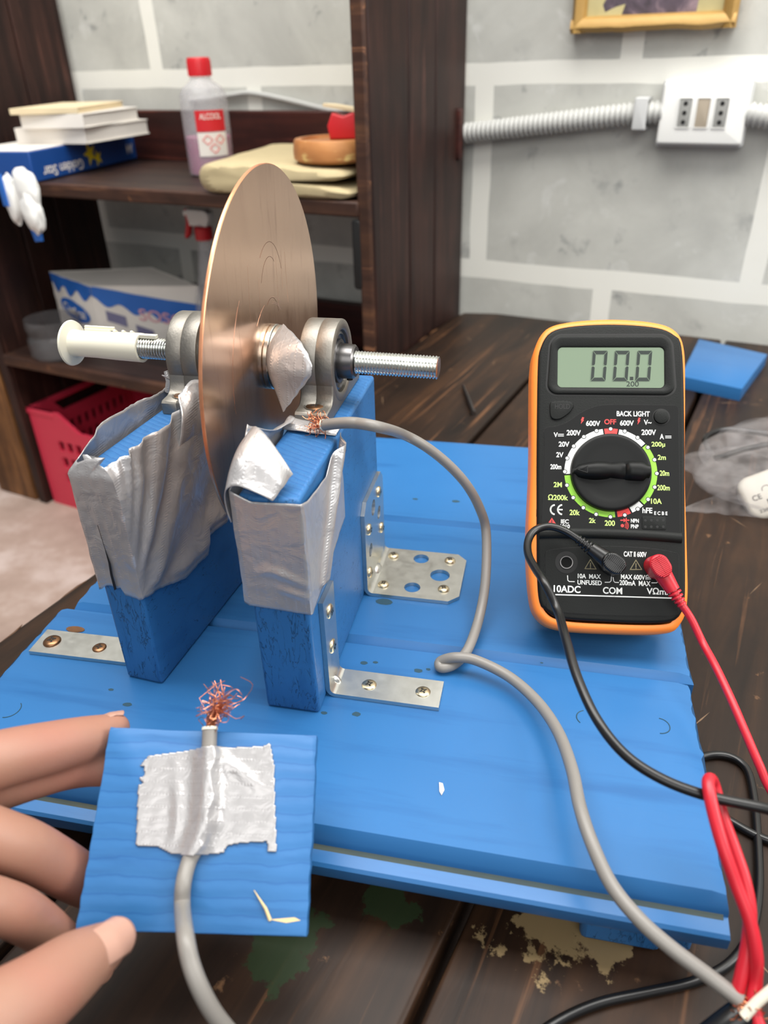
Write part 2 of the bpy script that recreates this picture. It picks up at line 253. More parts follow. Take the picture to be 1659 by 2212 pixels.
def plastic(name, col, rough=.4, bs=0, bstr=.1, spec=.5): return plain(name, col, rough, 0, spec, None, (bs, bstr) if bs else None)
M['orange'] = plastic('orange_rubber', rgb(255, 140, 54), .42, 700, .03)
M['black'] = plastic('black_plastic', rgb(19, 21, 20), .5, 1500, .12, .2)
M['black2'] = plastic('smooth_black_plastic', rgb(17, 18, 18), .42, 0, 0, .2)
M['jet'] = plastic('deep_black', rgb(8, 8, 8), .6)
M['black_pvc'] = plastic('black_pvc', rgb(18, 18, 19), .3)
M['red_pvc'] = plastic('red_pvc', rgb(192, 28, 44), .38)
M['grey_pvc'] = plastic('grey_pvc', rgb(130, 126, 121), .42)
M['lcd'] = plastic('lcd_glass', rgb(116, 132, 112), .2)
M['lcd_dark'] = plastic('lcd_segment', rgb(38, 46, 42), .3)
M['lcd_shadow'] = plastic('lcd_ghost_shadow', rgb(98, 113, 95), .3)
M['ink_w'] = plastic('white_ink', rgb(236, 238, 234), .6); M['ink_g'] = plastic('green_ink', rgb(140, 200, 60), .6)
M['ink_gt'] = plastic('light_green_ink', rgb(190, 226, 120), .6)
M['ink_r'] = plastic('red_ink', rgb(226, 60, 58), .6); M['ink_k'] = plastic('dark_ink', rgb(16, 17, 17), .5); M['ink_y'] = plastic('dull_gold_ink', rgb(120, 112, 84), .6)
M['ivory'] = plastic('ivory_nylon', rgb(226, 222, 204), .42)
M['white'] = plastic('white_plastic', rgb(238, 238, 234), .35)
M['offwhite'] = plastic('grey_white_plastic', rgb(196, 197, 196), .5)
M['beige'] = plastic('taupe_blank', rgb(168, 156, 138), .5)
M['socket_grey'] = plastic('grey_socket', rgb(150, 150, 146), .5)
M['paper'] = plain('white_paper', rgb(232, 226, 218), .8, nz=(30,), var=.05)
M['cream'] = plain('cream_paper', rgb(222, 204, 168), .8, nz=(30,), var=.08)
M['ream_blue'] = plain('blue_wrapper', rgb(22, 70, 140), .4, nz=(40,), var=.1)
M['yellow'] = plastic('yellow_print', rgb(236, 214, 40), .5)
M['cloth'] = plain('beige_canvas', rgb(186, 170, 132), .9, nz=(50,), bp=(900, .3))
M['lidwood'] = wood('orange_wood', rgb(186, 124, 72), rgb(206, 146, 92), rgb(140, 88, 52), 0, rough=.45, sc=.6)
M['red'] = plastic('red_plastic', rgb(206, 36, 44), .4)
M['crate'] = plastic('red_crate_plastic', rgb(204, 52, 76), .42)
M['blue_print'] = plastic('blue_print', rgb(40, 104, 190), .4); M['lblue_print'] = plastic('light_blue_print', rgb(110, 170, 220), .4)
M['pink_print'] = plastic('pink_print', rgb(214, 160, 168), .5); M['grey_print'] = plastic('grey_print', rgb(120, 118, 150), .5)
M['gold'] = plain('old_gold_leaf', rgb(172, 136, 74), .5, .2, nz=(60,), bp=(120, .4))
m = N('skin'); v = m.coords(); f = m.noise(v, 45, 3)
c = m.mix(f, rgb(148, 108, 92), rgb(163, 122, 102)); c = m.mix(m.ramp(m.noise(v, 28, 2), [(.45, G1(0)), (.75, G1(.4))]), c, rgb(166, 98, 86))
m.set(Base_Color=c, Roughness=.5); m.b.inputs['Subsurface Weight'].default_value = .2; m.b.inputs['Subsurface Radius'].default_value = (.008, .003, .0015)
m.b.inputs['Subsurface Scale'].default_value = .5
m.bump(m.noise(v, 900, 3), .12, .0003); M['skin'] = m.m
M['nail'] = plain('finger_nail', rgb(176, 136, 120), .32)
def clear(name, col, rough, trans, alpha_mix):   # thin plastic film: part see-through, part milky
    m = N(name); m.set(Base_Color=col, Roughness=rough)
    tr = m.n('ShaderNodeBsdfTransparent'); tr.inputs[0].default_value = (.95, .95, .96, 1); mx = m.n('ShaderNodeMixShader')
    out = m.t.nodes['Material Output']
    f = m.noise(m.coords(), trans, 4)
    m.t.links.new(m.ramp(f, [(.3, G1(alpha_mix[0])), (.7, G1(alpha_mix[1]))]), mx.inputs[0])
    m.t.links.new(tr.outputs[0], mx.inputs[1]); m.t.links.new(m.b.outputs[0], mx.inputs[2]); m.t.links.new(mx.outputs[0], out.inputs['Surface'])
    return m.m
M['film'] = clear('clear_plastic_film', rgb(200, 194, 192), .22, 60, (.03, .22))
M['film2'] = clear('milky_plastic_film', rgb(206, 206, 214), .2, 50, (.35, .75))
M['pet'] = clear('frosted_bottle_plastic', rgb(226, 226, 228), .3, 40, (.24, .34))
M['glass'] = clear('jar_glass', rgb(120, 118, 118), .06, 30, (.12, .3))
M['alcohol'] = plastic('pink_liquid', rgb(170, 74, 122), .3)
M['conduit'] = plastic('grey_conduit', rgb(186, 186, 182), .5)
# painted stone pattern wall, coordinates in metres along (x) and up (z) the wall
m = N('painted_block_wall'); tc = m.n('ShaderNodeTexCoord'); sp = m.n('ShaderNodeSeparateXYZ'); cb = m.n('ShaderNodeCombineXYZ')
m.t.links.new(tc.outputs['Object'], sp.inputs[0]); m.t.links.new(sp.outputs[0], cb.inputs[0]); m.t.links.new(sp.outputs[2], cb.inputs[1])
mp = m.n('ShaderNodeMapping'); m.t.links.new(cb.outputs[0], mp.inputs['Vector'])
RH, BW = .209, .310
mp.inputs['Location'].default_value = (.148 + 3.5 * BW, -(.009 - FLOOR * .01) + RH * 4, 0)
wob = m.n('ShaderNodeTexNoise'); m.t.links.new(cb.outputs[0], wob.inputs['Vector']); wob.inputs['Scale'].default_value = 9
wm = m.n('ShaderNodeVectorMath', operation='SCALE'); wsub = m.n('ShaderNodeVectorMath', operation='SUBTRACT'); wsub.inputs[1].default_value = (.5, .5, .5)
m.t.links.new(wob.outputs['Color'], wsub.inputs[0]); m.t.links.new(wsub.outputs[0], wm.inputs[0]); wm.inputs['Scale'].default_value = .006
wa = m.n('ShaderNodeVectorMath', operation='ADD'); m.t.links.new(mp.outputs[0], wa.inputs[0]); m.t.links.new(wm.outputs[0], wa.inputs[1])
br = m.n('ShaderNodeTexBrick'); m.t.links.new(wa.outputs[0], br.inputs['Vector']); br.offset = .5; br.offset_frequency = 2; br.squash = 1
br.inputs['Scale'].default_value = 1; br.inputs['Brick Width'].default_value = BW; br.inputs['Row Height'].default_value = RH
br.inputs['Mortar Size'].default_value = .0112; br.inputs['Mortar Smooth'].default_value = .05; br.inputs['Bias'].default_value = 0
f1 = m.noise(cb.outputs[0], 9, 6, .62, .5); f2 = m.noise(cb.outputs[0], 34, 4, .6, .3); f3 = m.noise(cb.outputs[0], 5, 3)
g = m.ramp(f1, [(.3, rgb(178, 178, 172)), (.5, rgb(193, 193, 186)), (.7, rgb(206, 206, 199))])
gate = m.ramp(f3, [(.42, G1(0)), (.56, G1(1))])
g = m.mix(m.mix(1.0, m.ramp(f2, [(.58, G1(0)), (.70, G1(.75))]), gate, 'MULTIPLY'), g, rgb(112, 114, 116))
g = m.mix(m.ramp(m.noise(cb.outputs[0], 22, 4, .6, .6), [(.60, G1(0)), (.72, G1(.6))]), g, rgb(222, 222, 218))
mort = m.mix(f1, rgb(230, 229, 220), rgb(240, 239, 231))
m.set(Base_Color=m.mix(br.outputs['Fac'], g, mort), Roughness=.75); m.bump(f2, .1, .001); M['wall'] = m.m
m = N('dusty_concrete'); v = m.coords(); f = m.noise(v, 7, 6, .6); c = m.ramp(f, [(.3, rgb(126, 104, 94)), (.55, rgb(168, 146, 134)), (.72, rgb(206, 190, 184))])
m.set(Base_Color=c, Roughness=.8); m.bump(f, .1); M['floor'] = m.m
m = N('dark_picture_canvas'); v = m.coords(); f = m.noise(v, 30, 5, .6, 1.0)
m.set(Base_Color=m.ramp(f, [(.3, rgb(52, 46, 52)), (.5, rgb(92, 80, 92)), (.65, rgb(150, 130, 138))]), Roughness=.6); M['canvas'] = m.m
M['sage'] = plain('pale_sage_paint', rgb(190, 180, 132), .6, nz=(60,), var=.2)
# ---------------------------------------------------------------- mesh writer (everything in base-board centimetres)
I4 = Matrix.Identity(4)
def frame(o, z, xh=(1, 0, 0)):                  # right-handed frame with its z along the given axis
    z = Vector(z).normalized(); x = Vector(xh); x = (x - z * x.dot(z))
    if x.length < 1e-4: x = Vector((0, 1, 0)) - z * z.y
    x.normalize(); y = z.cross(x)
    return Matrix(((x.x, y.x, z.x, o[0]), (x.y, y.y, z.y, o[1]), (x.z, y.z, z.z, o[2]), (0, 0, 0, 1)))
W0, WT = D['WALL']; W0 = Vector(W0)
WX = Vector((math.cos(WT), math.sin(WT), 0)); WD = Vector((math.sin(WT), -math.cos(WT), 0))   # along the wall, and out of it into the room
def Wp(u, d, z): return Vector((W0.x, W0.y, 0)) + WX * u + WD * d + Vector((0, 0, z))
def Wm(u, d, z): 
    o = Wp(u, d, z); return Matrix(((WX.x, 0, WD.x, o.x), (WX.y, 0, WD.y, o.y), (0, 1, 0, o.z), (0, 0, 0, 1)))   # local x along the wall, y up, z out
def Wb(u, d, z):                                # local x along the wall, y towards the wall, z up
    o = Wp(u, d, z); return Matrix(((WX.x, -WD.x, 0, o.x), (WX.y, -WD.y, 0, o.y), (0, 0, 1, o.z), (0, 0, 0, 1)))
def cr(pts, n=8, closed=False):                 # Catmull-Rom through points
    pts = [Vector(p) for p in pts]; out = []; L = len(pts)
    rng = range(L if closed else L - 1)
    for i in rng:
        if closed: p0, p1, p2, p3 = pts[i - 1], pts[i], pts[(i + 1) % L], pts[(i + 2) % L]
        else: p0, p1, p2, p3 = pts[max(i - 1, 0)], pts[i], pts[i + 1], pts[min(i + 2, L - 1)]
        for k in range(n):
            t = k / n
            out.append(.5 * ((2 * p1) + (p2 - p0) * t + (2 * p0 - 5 * p1 + 4 * p2 - p3) * t * t + (3 * p1 - p0 - 3 * p2 + p3) * t ** 3))
    if not closed: out.append(pts[-1])
    return out
def rrect(w, h, r, n=6, cx=0, cy=0):
    out = []
    for sx, sy, a0 in ((1, 1, 0), (-1, 1, 90), (-1, -1, 180), (1, -1, 270)):
        for k in range(n + 1):
            a = math.radians(a0 + 90 * k / n); out.append((cx + sx * (w / 2 - r) + r * math.cos(a), cy + sy * (h / 2 - r) + r * math.sin(a)))
    return out
def resample(pts, step):                        # even spacing along a closed outline
    P_ = [Vector((p[0], p[1])) for p in pts]; P_.append(P_[0]); L = [0]
    for a, c_ in zip(P_, P_[1:]): L.append(L[-1] + (c_ - a).length)
    n = max(8, int(L[-1] / step)); out = []; k = 0
    for i in range(n):
        d = L[-1] * i / n
        while L[k + 1] < d: k += 1
        q = P_[k].lerp(P_[k + 1], (d - L[k]) / max(1e-9, L[k + 1] - L[k])); out.append((q.x, q.y))
    return out
def circ(r, n=40, cx=0, cy=0): return [(cx + r * math.cos(2 * PI * k / n), cy + r * math.sin(2 * PI * k / n)) for k in range(n)]
def shrink(pts, d):                             # inset a closed 2-D outline
    L = len(pts); A = sum(pts[i][0] * pts[(i + 1) % L][1] - pts[(i + 1) % L][0] * pts[i][1] for i in range(L)); s = 1 if A > 0 else -1
    out = []
    for i in range(L):
        a, b, c_ = Vector(pts[i - 1]).to_2d(), Vector(pts[i]).to_2d(), Vector(pts[(i + 1) % L]).to_2d()
        t1 = (b - a); t2 = (c_ - b)
        if t1.length < 1e-6: t1 = t2
        if t2.length < 1e-6: t2 = t1
        n1 = Vector((-t1.y, t1.x)).normalized(); n2 = Vector((-t2.y, t2.x)).normalized(); nn = n1 + n2
        if nn.length < 1e-4: nn = n1
        nn = nn / max(nn.length_squared / 2, .35) if nn.length else n1
        out.append((b.x + s * d * nn.x, b.y + s * d * nn.y))
    return out
class B:
    def __init__(s): s.v = []; s.f = []; s.mi = 0
    def add(s, vs, fs, M_=I4):
        k = len(s.v); s.v += [M_ @ Vector(p) for p in vs]; s.f += [([i + k for i in f], s.mi) for f in fs]; return s
    def box(s, x0, x1, y0, y1, z0, z1, M_=I4):
        return s.add([(x, y, z) for z in (z0, z1) for y in (y0, y1) for x in (x0, x1)], [(0, 2, 3, 1), (4, 5, 7, 6), (0, 1, 5, 4), (2, 6, 7, 3), (0, 4, 6, 2), (1, 3, 7, 5)], M_)
    def cbox(s, c, sz, M_=I4): return s.box(*[q for i in range(3) for q in (c[i] - sz[i] / 2, c[i] + sz[i] / 2)], M_)
    def rings(s, rings, M_=I4, cap0=True, cap1=True, closed=True):
        n = len(rings[0]); vs = [p for r in rings for p in r]; fs = []
        for i in range(len(rings) - 1):
            for j in range(n if closed else n - 1):
                a = i * n + j; b = i * n + (j + 1) % n; fs.append((a, b, b + n, a + n))
        if cap0: fs.append(tuple(reversed(range(n))))
        if cap1: fs.append(tuple(range((len(rings) - 1) * n, len(rings) * n)))
        return s.add(vs, fs, M_)
    def prism(s, out, z0, z1, M_=I4, bev=0, bev0=0, seg=3):
        R = []
        if bev0:
            for k in range(seg): a = PI / 2 * k / seg; R.append([(x, y, z0 + bev0 * (1 - math.sin(a))) for x, y in shrink(out, bev0 * (1 - math.cos(a)))][:])
            R = [[(x, y, z0 + bev0 * (1 - math.cos(PI / 2 * k / seg))) for x, y in shrink(out, bev0 * (1 - math.sin(PI / 2 * k / seg)))] for k in range(seg)]
            R.append([(x, y, z0 + bev0) for x, y in out])
        else: R.append([(p[0], p[1], z0) for p in out])
        if bev:
            for k in range(seg + 1):
                a = PI / 2 * k / seg; R.append([(x, y, z1 - bev + bev * math.sin(a)) for x, y in shrink(out, bev * (1 - math.cos(a)))])
        else: R.append([(p[0], p[1], z1) for p in out])
        return s.rings(R, M_)
    def loft_hole(s, outer, inner, z0, z1, M_=I4):   # plate with a hole, both outlines with the same point count
        n = len(outer); vs = [(x, y, z) for z in (z0, z1) for o in (outer, inner) for x, y in o]; fs = []
        for j in range(n):
            k = (j + 1) % n
            fs += [(j, n + j, n + k, k), (2 * n + j, 2 * n + k, 3 * n + k, 3 * n + j), (j, k, 2 * n + k, 2 * n + j), (n + j, 3 * n + j, 3 * n + k, n + k)]
        return s.add(vs, fs, M_)
    def lathe(s, prof, M_=I4, n=40, closed=False):   # prof: (radius, height along the local z)
        R = [[(r * math.cos(2 * PI * k / n), r * math.sin(2 * PI * k / n), h) for k in range(n)] for r, h in prof]
        if closed: R.append(R[0])
        return s.rings(R, M_, not closed, not closed)
    def tube(s, path, rad, n=12, cap=True):
        path = [Vector(p) for p in path]; L = len(path); R = []
        rad = rad if isinstance(rad, (list, tuple)) else [rad] * L; up = Vector((0, 0, 1)); prev = None
        for i, p in enumerate(path):
            t = (path[min(i + 1, L - 1)] - path[max(i - 1, 0)])
            t = t.normalized() if t.length > 1e-9 else Vector((0, 0, 1))
            if prev is None: x = t.orthogonal().normalized()
            else:
                x = prev - t * prev.dot(t); x = x.normalized() if x.length > 1e-6 else t.orthogonal().normalized()
            prev = x; y = t.cross(x)
            R.append([p + (x * math.cos(2 * PI * k / n) + y * math.sin(2 * PI * k / n)) * rad[i] for k in range(n)])
        return s.rings(R, I4, cap, cap)
    def grid(s, fn, nu, nv, M_=I4):
        vs = [fn(i / nu, j / nv) for j in range(nv + 1) for i in range(nu + 1)]
        return s.add(vs, [(j * (nu + 1) + i, j * (nu + 1) + i + 1, (j + 1) * (nu + 1) + i + 1, (j + 1) * (nu + 1) + i) for j in range(nv) for i in range(nu)], M_)
    def ball(s, c, r, n=16, M_=None):
        c = Vector(c); pr = [(max(1e-4, math.sin(PI * k / n)), -math.cos(PI * k / n)) for k in range(n + 1)]
        S = Matrix.Diagonal((*(r if isinstance(r, (tuple, list)) else (r, r, r)), 1))
        return s.lathe(pr, Matrix.Translation(c) @ (M_ or I4) @ S, n * 2)
    def poly(s, pts, z, M_=I4): return s.add([(p[0], p[1], z) for p in pts], [tuple(range(len(pts)))], M_)
    def stroke(s, pts, wd, z, M_=I4):               # flat printed line
        pts = [Vector(p).to_2d() for p in pts]
        for a, b in zip(pts, pts[1:]):
            t = (b - a).normalized() * wd / 2; q = Vector((-t.y, t.x)); a = a - t; b = b + t
            s.add([(*(a + q), z), (*(a - q), z), (*(b - q), z), (*(b + q), z)], [(0, 1, 2, 3)], M_)
        return s
    def text(s, string, cx, cy, w, h, z, M_=I4, bold=.012, keep=False, rot=0, shear=0):
        cu = bpy.data.curves.new('lettering', 'FONT'); cu.body = string; cu.size = 1; cu.offset = bold; cu.shear = shear
        ob = bpy.data.objects.new('lettering', cu); COL.objects.link(ob); bpy.context.view_layer.update()
        me = bpy.data.meshes.new_from_object(ob.evaluated_get(bpy.context.evaluated_depsgraph_get()))
        xs = [v.co.x for v in me.vertices]; ys = [v.co.y for v in me.vertices]
        if xs:
            x0, x1, y0, y1 = min(xs), max(xs), min(ys), max(ys); sx = w / (x1 - x0); sy = h / (y1 - y0) if h else sx
            T = M_ @ Matrix.Translation((cx, cy, z)) @ Matrix.Rotation(rot, 4, 'Z') @ Matrix.Diagonal((sx, sy, 1, 1)) @ Matrix.Translation((-(x0 + x1) / 2, -(y0 + y1) / 2, 0))
            s.add([v.co for v in me.vertices], [tuple(p.vertices) for p in me.polygons], T)
        bpy.data.objects.remove(ob); bpy.data.curves.remove(cu); bpy.data.meshes.remove(me); return s
WL = {}; WR = {}
I3 = Matrix.Identity(3); TR = Matrix.Rotation(WT, 3, 'Z')     # TR: square with the wall and the workbench
def tag(o, label, cat, group=None):
    o['label'] = label; o['category'] = cat
    if group: o['group'] = group
    return o
def thing(name, label, cat, loc, group=None, rot=I3):
    o = bpy.data.objects.new(name, None); COL.objects.link(o); o.empty_display_size = .01
    o.location = P(loc); o.rotation_euler = rot.to_euler(); WL[o.name] = o.location.copy(); WR[o.name] = rot; return tag(o, label, cat, group)
def obj(name, b, mats, parent=None, bevel=0, solid=0, sub=0, angle=35, label=None, bseg=2, smooth=True, rot=I3):
    me = bpy.data.meshes.new(name); vs = [P(v) for v in b.v]
    if parent is not None: org = WL[parent.name]; rot = WR[parent.name]
    else:
        xs, ys, zs = zip(*vs); org = Vector(((min(xs) + max(xs)) / 2, (min(ys) + max(ys)) / 2, min(zs)))
    ri = rot.transposed(); me.from_pydata([ri @ (v - org) for v in vs], [], [f for f, _ in b.f])
    mats = mats if isinstance(mats, (list, tuple)) else [mats]
    for m_ in mats: me.materials.append(M[m_])
    for p, (_, mi) in zip(me.polygons, b.f): p.material_index = mi
    bm = bmesh.new(); bm.from_mesh(me); bmesh.ops.recalc_face_normals(bm, faces=bm.faces); bm.to_mesh(me); bm.free()
    if smooth:
        me.shade_smooth(); me.set_sharp_from_angle(angle=math.radians(angle))
    o = bpy.data.objects.new(name, me); COL.objects.link(o)
    if parent is not None: o.parent = parent
    else: o.location = org; o.rotation_euler = rot.to_euler()
    WL[o.name] = org.copy(); WR[o.name] = rot
    if bevel:
        k = o.modifiers.new('bevel', 'BEVEL'); k.width = bevel * .01; k.segments = bseg; k.limit_method = 'ANGLE'; k.angle_limit = math.radians(40)
    if solid:
        k = o.modifiers.new('solid', 'SOLIDIFY'); k.thickness = solid * .01; k.offset = 0
    if sub:
        k = o.modifiers.new('sub', 'SUBSURF'); k.levels = sub; k.render_levels = sub
    if label: o['label'] = label
    return o
def struct(o): o['kind'] = 'structure'; return o
def nz(x, y, z=0, s=1.0): return noise.noise(Vector((x * s, y * s, z * s)))
# ================================================================ the room
def flat(name, b, mats, origin, rot=TR):         # structure piece whose own x runs along the wall
    o = obj(name, b, mats, rot=rot); return struct(o)
b = B(); b.box(-320, 240, 0, 6, 0, 170, Wb(0, 0, FLOOR))
me = obj('wall_back', b, 'wall', rot=TR); struct(me)
off = TR.transposed() @ (me.location - P(Wp(0, 0, FLOOR)))      # put the pattern's zero back at the wall origin
for v_ in me.data.vertices: v_.co += off
me.location = P(Wp(0, 0, FLOOR))
b = B(); b.box(-320, 240, -260, 6, -5, 0, Wb(0, 0, FLOOR)); struct(obj('floor', b, 'floor', rot=TR))
# ================================================================ workbench
TZ = -4.2
tu0, td0 = 10, 60
M['table'] = wood('dark_workbench_wood', rgb(42, 28, 19), rgb(68, 45, 28), rgb(21, 14, 10), 1, rough=.5, worn=rgb(128, 94, 66),
    stains=[((a[0] - tu0) * .01, (td0 - a[1]) * .01, r_, c_, q_) for a, r_, c_, q_ in
        [((16.3, 73.6), .024, rgb(150, 128, 92), 60), ((18.6, 73.6), .015, rgb(150, 128, 92), 70), ((8.0, 78.6), .020, rgb(38, 52, 30), 60), ((10.6, 75.5), .015, rgb(40, 54, 32), 60)]])
M['table_edge'] = wood('worn_bench_edge', rgb(104, 70, 44), rgb(140, 98, 62), rgb(52, 34, 24), 1, rough=.55, worn=rgb(178, 134, 88))
bench = thing('workbench', 'dark stained plank workbench under the blue base, standing against the painted wall', 'workbench', Wp(tu0, td0, FLOOR), rot=TR)
us = [(-16.35, -16.35), (-1.3, -1.5), (14.7, 12.4), (30, 28), (46, 46)]
for i in range(4):
    a0, a1 = us[i]; c0, c1 = us[i + 1]; gp = .22 if i else 0
    db = .6; df = 135
    b = B(); ol = [(a0 + gp, -db), (c0 - .22, -db), (c1 - .22, -df), (a1 + gp, -df)]
    if i == 0: ol = [(a0 + 4.5, -db), (c0 - .22, -db), (c1 - .22, -df), (a1, -df), (a0, -4.5), (a0 + .6, -1.8)]   # broken far corner
    b.prism([(x, y) for x, y in ol], -3.4, 0, Wb(0, 0, TZ), bev=.28, bev0=.2, seg=2)
    pl = obj('plank', b, 'table', bench, angle=50)
for k in range(26):                              # splintered pale edge along the near side board
    d_ = 8 + k * 4 + random.random() * 2; ln = 2 + random.random() * 3
    b = B(); b.tube([Wp(-16.3 + random.random() * .2, d_ + t * ln, TZ - .15 + .16 * random.random()) for t in (0, .3, .7, 1)], [.02, .12, .1, .02], 6); obj('worn_splinter', b, 'table_edge', bench)
M['pale_scratch'] = plain('pale_scratch', rgb(118, 92, 68), .6)
rs_ = random.Random(21)
for k in range(34):                              # old pale scratches and nicks in the table top
    u_, d_ = rs_.uniform(-13, 27), rs_.uniform(4, 74); a_ = rs_.gauss(1.3, .7); ln = rs_.uniform(.4, 3.2)
    p0 = Wp(u_, d_, TZ + .004); p1 = Wp(u_ + ln * math.cos(a_), d_ + ln * math.sin(a_), TZ + .004); sd = (p1 - p0).normalized().cross(Vector((0, 0, 1))) * rs_.uniform(.02, .05); pm_ = p0.lerp(p1, .5)
    b = B(); b.add([p0, pm_ - sd, p1, pm_ + sd], [(0, 1, 2, 3)]); obj('scratch', b, 'pale_scratch', bench, smooth=False)
for u_, d_ in ((-13, 10), (42, 10), (-13, 125), (42, 125)):
    b = B(); b.box(u_ - 2.5, u_ + 2.5, -d_ - 2.5, -d_ + 2.5, FLOOR, TZ - 3.4, Wb(0, 0, 0)); obj('leg', b, 'cab_v', bench, bevel=.2)
b = B(); b.box(-13, 42, -8, -5.5, TZ - 8, TZ - 3.4, Wb(0, 0, 0)); obj('apron', b, 'cab_v', bench, bevel=.15)
# ================================================================ bookcase
cab = thing('bookcase', 'tall dark brown open wooden bookcase against the wall behind the copper disc', 'bookcase', Wp(-46, 13, FLOOR), rot=TR)
UL, UR = -77.2, -16.6
cols = [(1.0, 9.2), (9.3, 15.6), (15.7, 23.6)]
def side(u0, u1, nm):
    b = B()
    for a, c_ in cols: b.box(u0, u1, -c_ + .05, -a - .05, FLOOR, 62, Wb(0, 0, 0))
    return obj(nm, b, 'cab_v', cab, bevel=.18)
side(UR - 1.3, UR, 'side_panel'); side(UL, UL + 1.4, 'side_panel')
b = B(); b.box(UR - 1.5, UR - .1, -24.1, -23.5, FLOOR, 62, Wb(0, 0, 0)); obj('front_stile', b, 'cab_edge', cab, bevel=.25)
b = B(); b.box(UL - .2, UL + 1.5, -24.1, -23.5, FLOOR, 62, Wb(0, 0, 0)); obj('front_stile', b, 'cab_v', cab, bevel=.25)
for z_, th in ((12.1, 1.2), (-10.7, 1.3)):
    b = B(); b.box(UL + 1.4, UR - 1.3, -23.2, -.9, z_ - th, z_, Wb(0, 0, 0)); s_ = obj('shelf', b, 'cab_h', cab, bevel=.08)
    b = B(); b.box(UL + 1.4, UR - 1.3, -24.3, -23.2, z_ - th - .2, z_ + .02, Wb(0, 0, 0)); obj('worn_front_edge', b, 'cab_edge', s_, bevel=.2)
M['cab_red'] = wood('red_brown_rail', rgb(58, 28, 24), rgb(78, 38, 30), rgb(36, 18, 16), 0, rough=.5)
for z0, z1 in ((12.1, 18.2), (-10.7, -4.9)):
    b = B(); b.box(UL + 1.4, UR - 1.3, -2.2, -.6, z0, z1, Wb(0, 0, 0)); obj('back_rail', b, 'cab_red', cab, bevel=.15)
b = B(); b.box(UL + 1.4, UR - 1.3, -1.8, -.6, FLOOR, -12, Wb(0, 0, 0)); obj('dark_backing', b, 'cab_red', cab)  # sheet added under the lower shelf to give the darkness behind the crate
b = B(); b.prism(rrect(.9, 6.6, .35), 0, .5, Wm(UR - 1.7, 23.7, 7.2), bev=.15); obj('hinge', b, 'jet', cab)
b = B(); b.prism(rrect(1.0, 5.2, .3), 0, .45, frame(Wp(UR, 3.0, 16.0), WX, WD), bev=.15); obj('hinge', b, 'cab_red', cab)
# plank leaning left of the bookcase
b = B(); b.box(-86.5, -78.2, -24, -21.5, FLOOR, -6, Wb(0, 0, 0)); tag(obj('wooden_board', b, 'brownwood', bevel=.2, rot=TR), 'light brown wooden board standing on the floor left of the bookcase', 'board')
# ---------------------------------------------------------------- red crate on the floor of the bookcase
cr_ = thing('plastic_crate', 'red plastic crate with slotted sides under the lower bookcase shelf', 'crate', Wp(-55, 14, FLOOR), rot=TR)
cu0, cu1, cd0, cd1, cz0, cz1 = -75.2, -39, 2.6, 22.6, FLOOR, -19.0
b = B()
def slotwall(b, o, xdir, L, zt, thick, nrm, slots=True):
    xdir = Vector(xdir); nrm = Vector(nrm); Mx = Matrix(((xdir.x, 0, nrm.x, o.x), (xdir.y, 0, nrm.y, o.y), (0, 1, 0, o.z), (0, 0, 0, 1)))
    H = zt
    n = 16 if L > 25 else 10; y1, y2 = H * .22, H * .72
    b.box(0, L, 0, y1, 0, thick, Mx); b.box(0, L * .12, y1, y2, 0, thick, Mx); b.box(L * .88, L, y1, y2, 0, thick, Mx)
    rows = 3; hh = (y2 - y1) / rows
    for r_ in range(rows):
        b.box(L * .12, L * .88, y1 + r_ * hh, y1 + r_ * hh + hh * .4, 0, thick, Mx)
        for k in range(n + 1):
            x = L * .12 + (L * .76) * k / n; b.box(x - .32, x + .32, y1 + r_ * hh + hh * .4, y1 + (r_ + 1) * hh, 0, thick, Mx)
    # top band with a dip in the middle for the hands
    ol = [(0, y2), (L, y2), (L, H), (L * .84, H), (L * .74, H * .84), (L * .26, H * .84), (L * .16, H), (0, H)]
    b.prism(ol, 0, thick, Mx)
H = cz1 - cz0
for nm_, o_, xd_, L_, nn_ in (('side_wall', Wp(cu0, cd1, cz0), WX, cu1 - cu0, WD), ('side_wall', Wp(cu0, cd0, cz0), WX, cu1 - cu0, WD), ('end_wall', Wp(cu0, cd0, cz0), WD, cd1 - cd0, WX), ('end_wall', Wp(cu1 - .5, cd0, cz0), WD, cd1 - cd0, WX)):
    b = B(); slotwall(b, o_, xd_, L_, H, .5, nn_); obj(nm_, b, 'crate', cr_, angle=30)
b = B(); b.box(cu0, cu1, -cd1, -cd0, cz0 + .05, cz0 + .5, Wb(0, 0, 0)); obj('bottom', b, 'crate', cr_)
for (u0, u1, d0, d1) in ((cu0 - .4, cu0 + 5, cd1 - .1, cd1 + .6), (cu1 - 5, cu1 + .3, cd1 - .1, cd1 + .6), (cu0 - .4, cu0 + .3, cd0, cd1 + .6), (cu1 - .2, cu1 + .3, cd0, cd1 + .6)):
    b = B(); b.box(u0, u1, -d1, -d0, cz1 - .9, cz1, Wb(0, 0, 0)); obj('rim', b, 'crate', cr_, bevel=.12)
# ---------------------------------------------------------------- things on the upper shelf
SZ = 12.12
def rot2(c, ang): 
    return Matrix.Translation(c) @ Matrix.Rotation(ang, 4, 'Z')
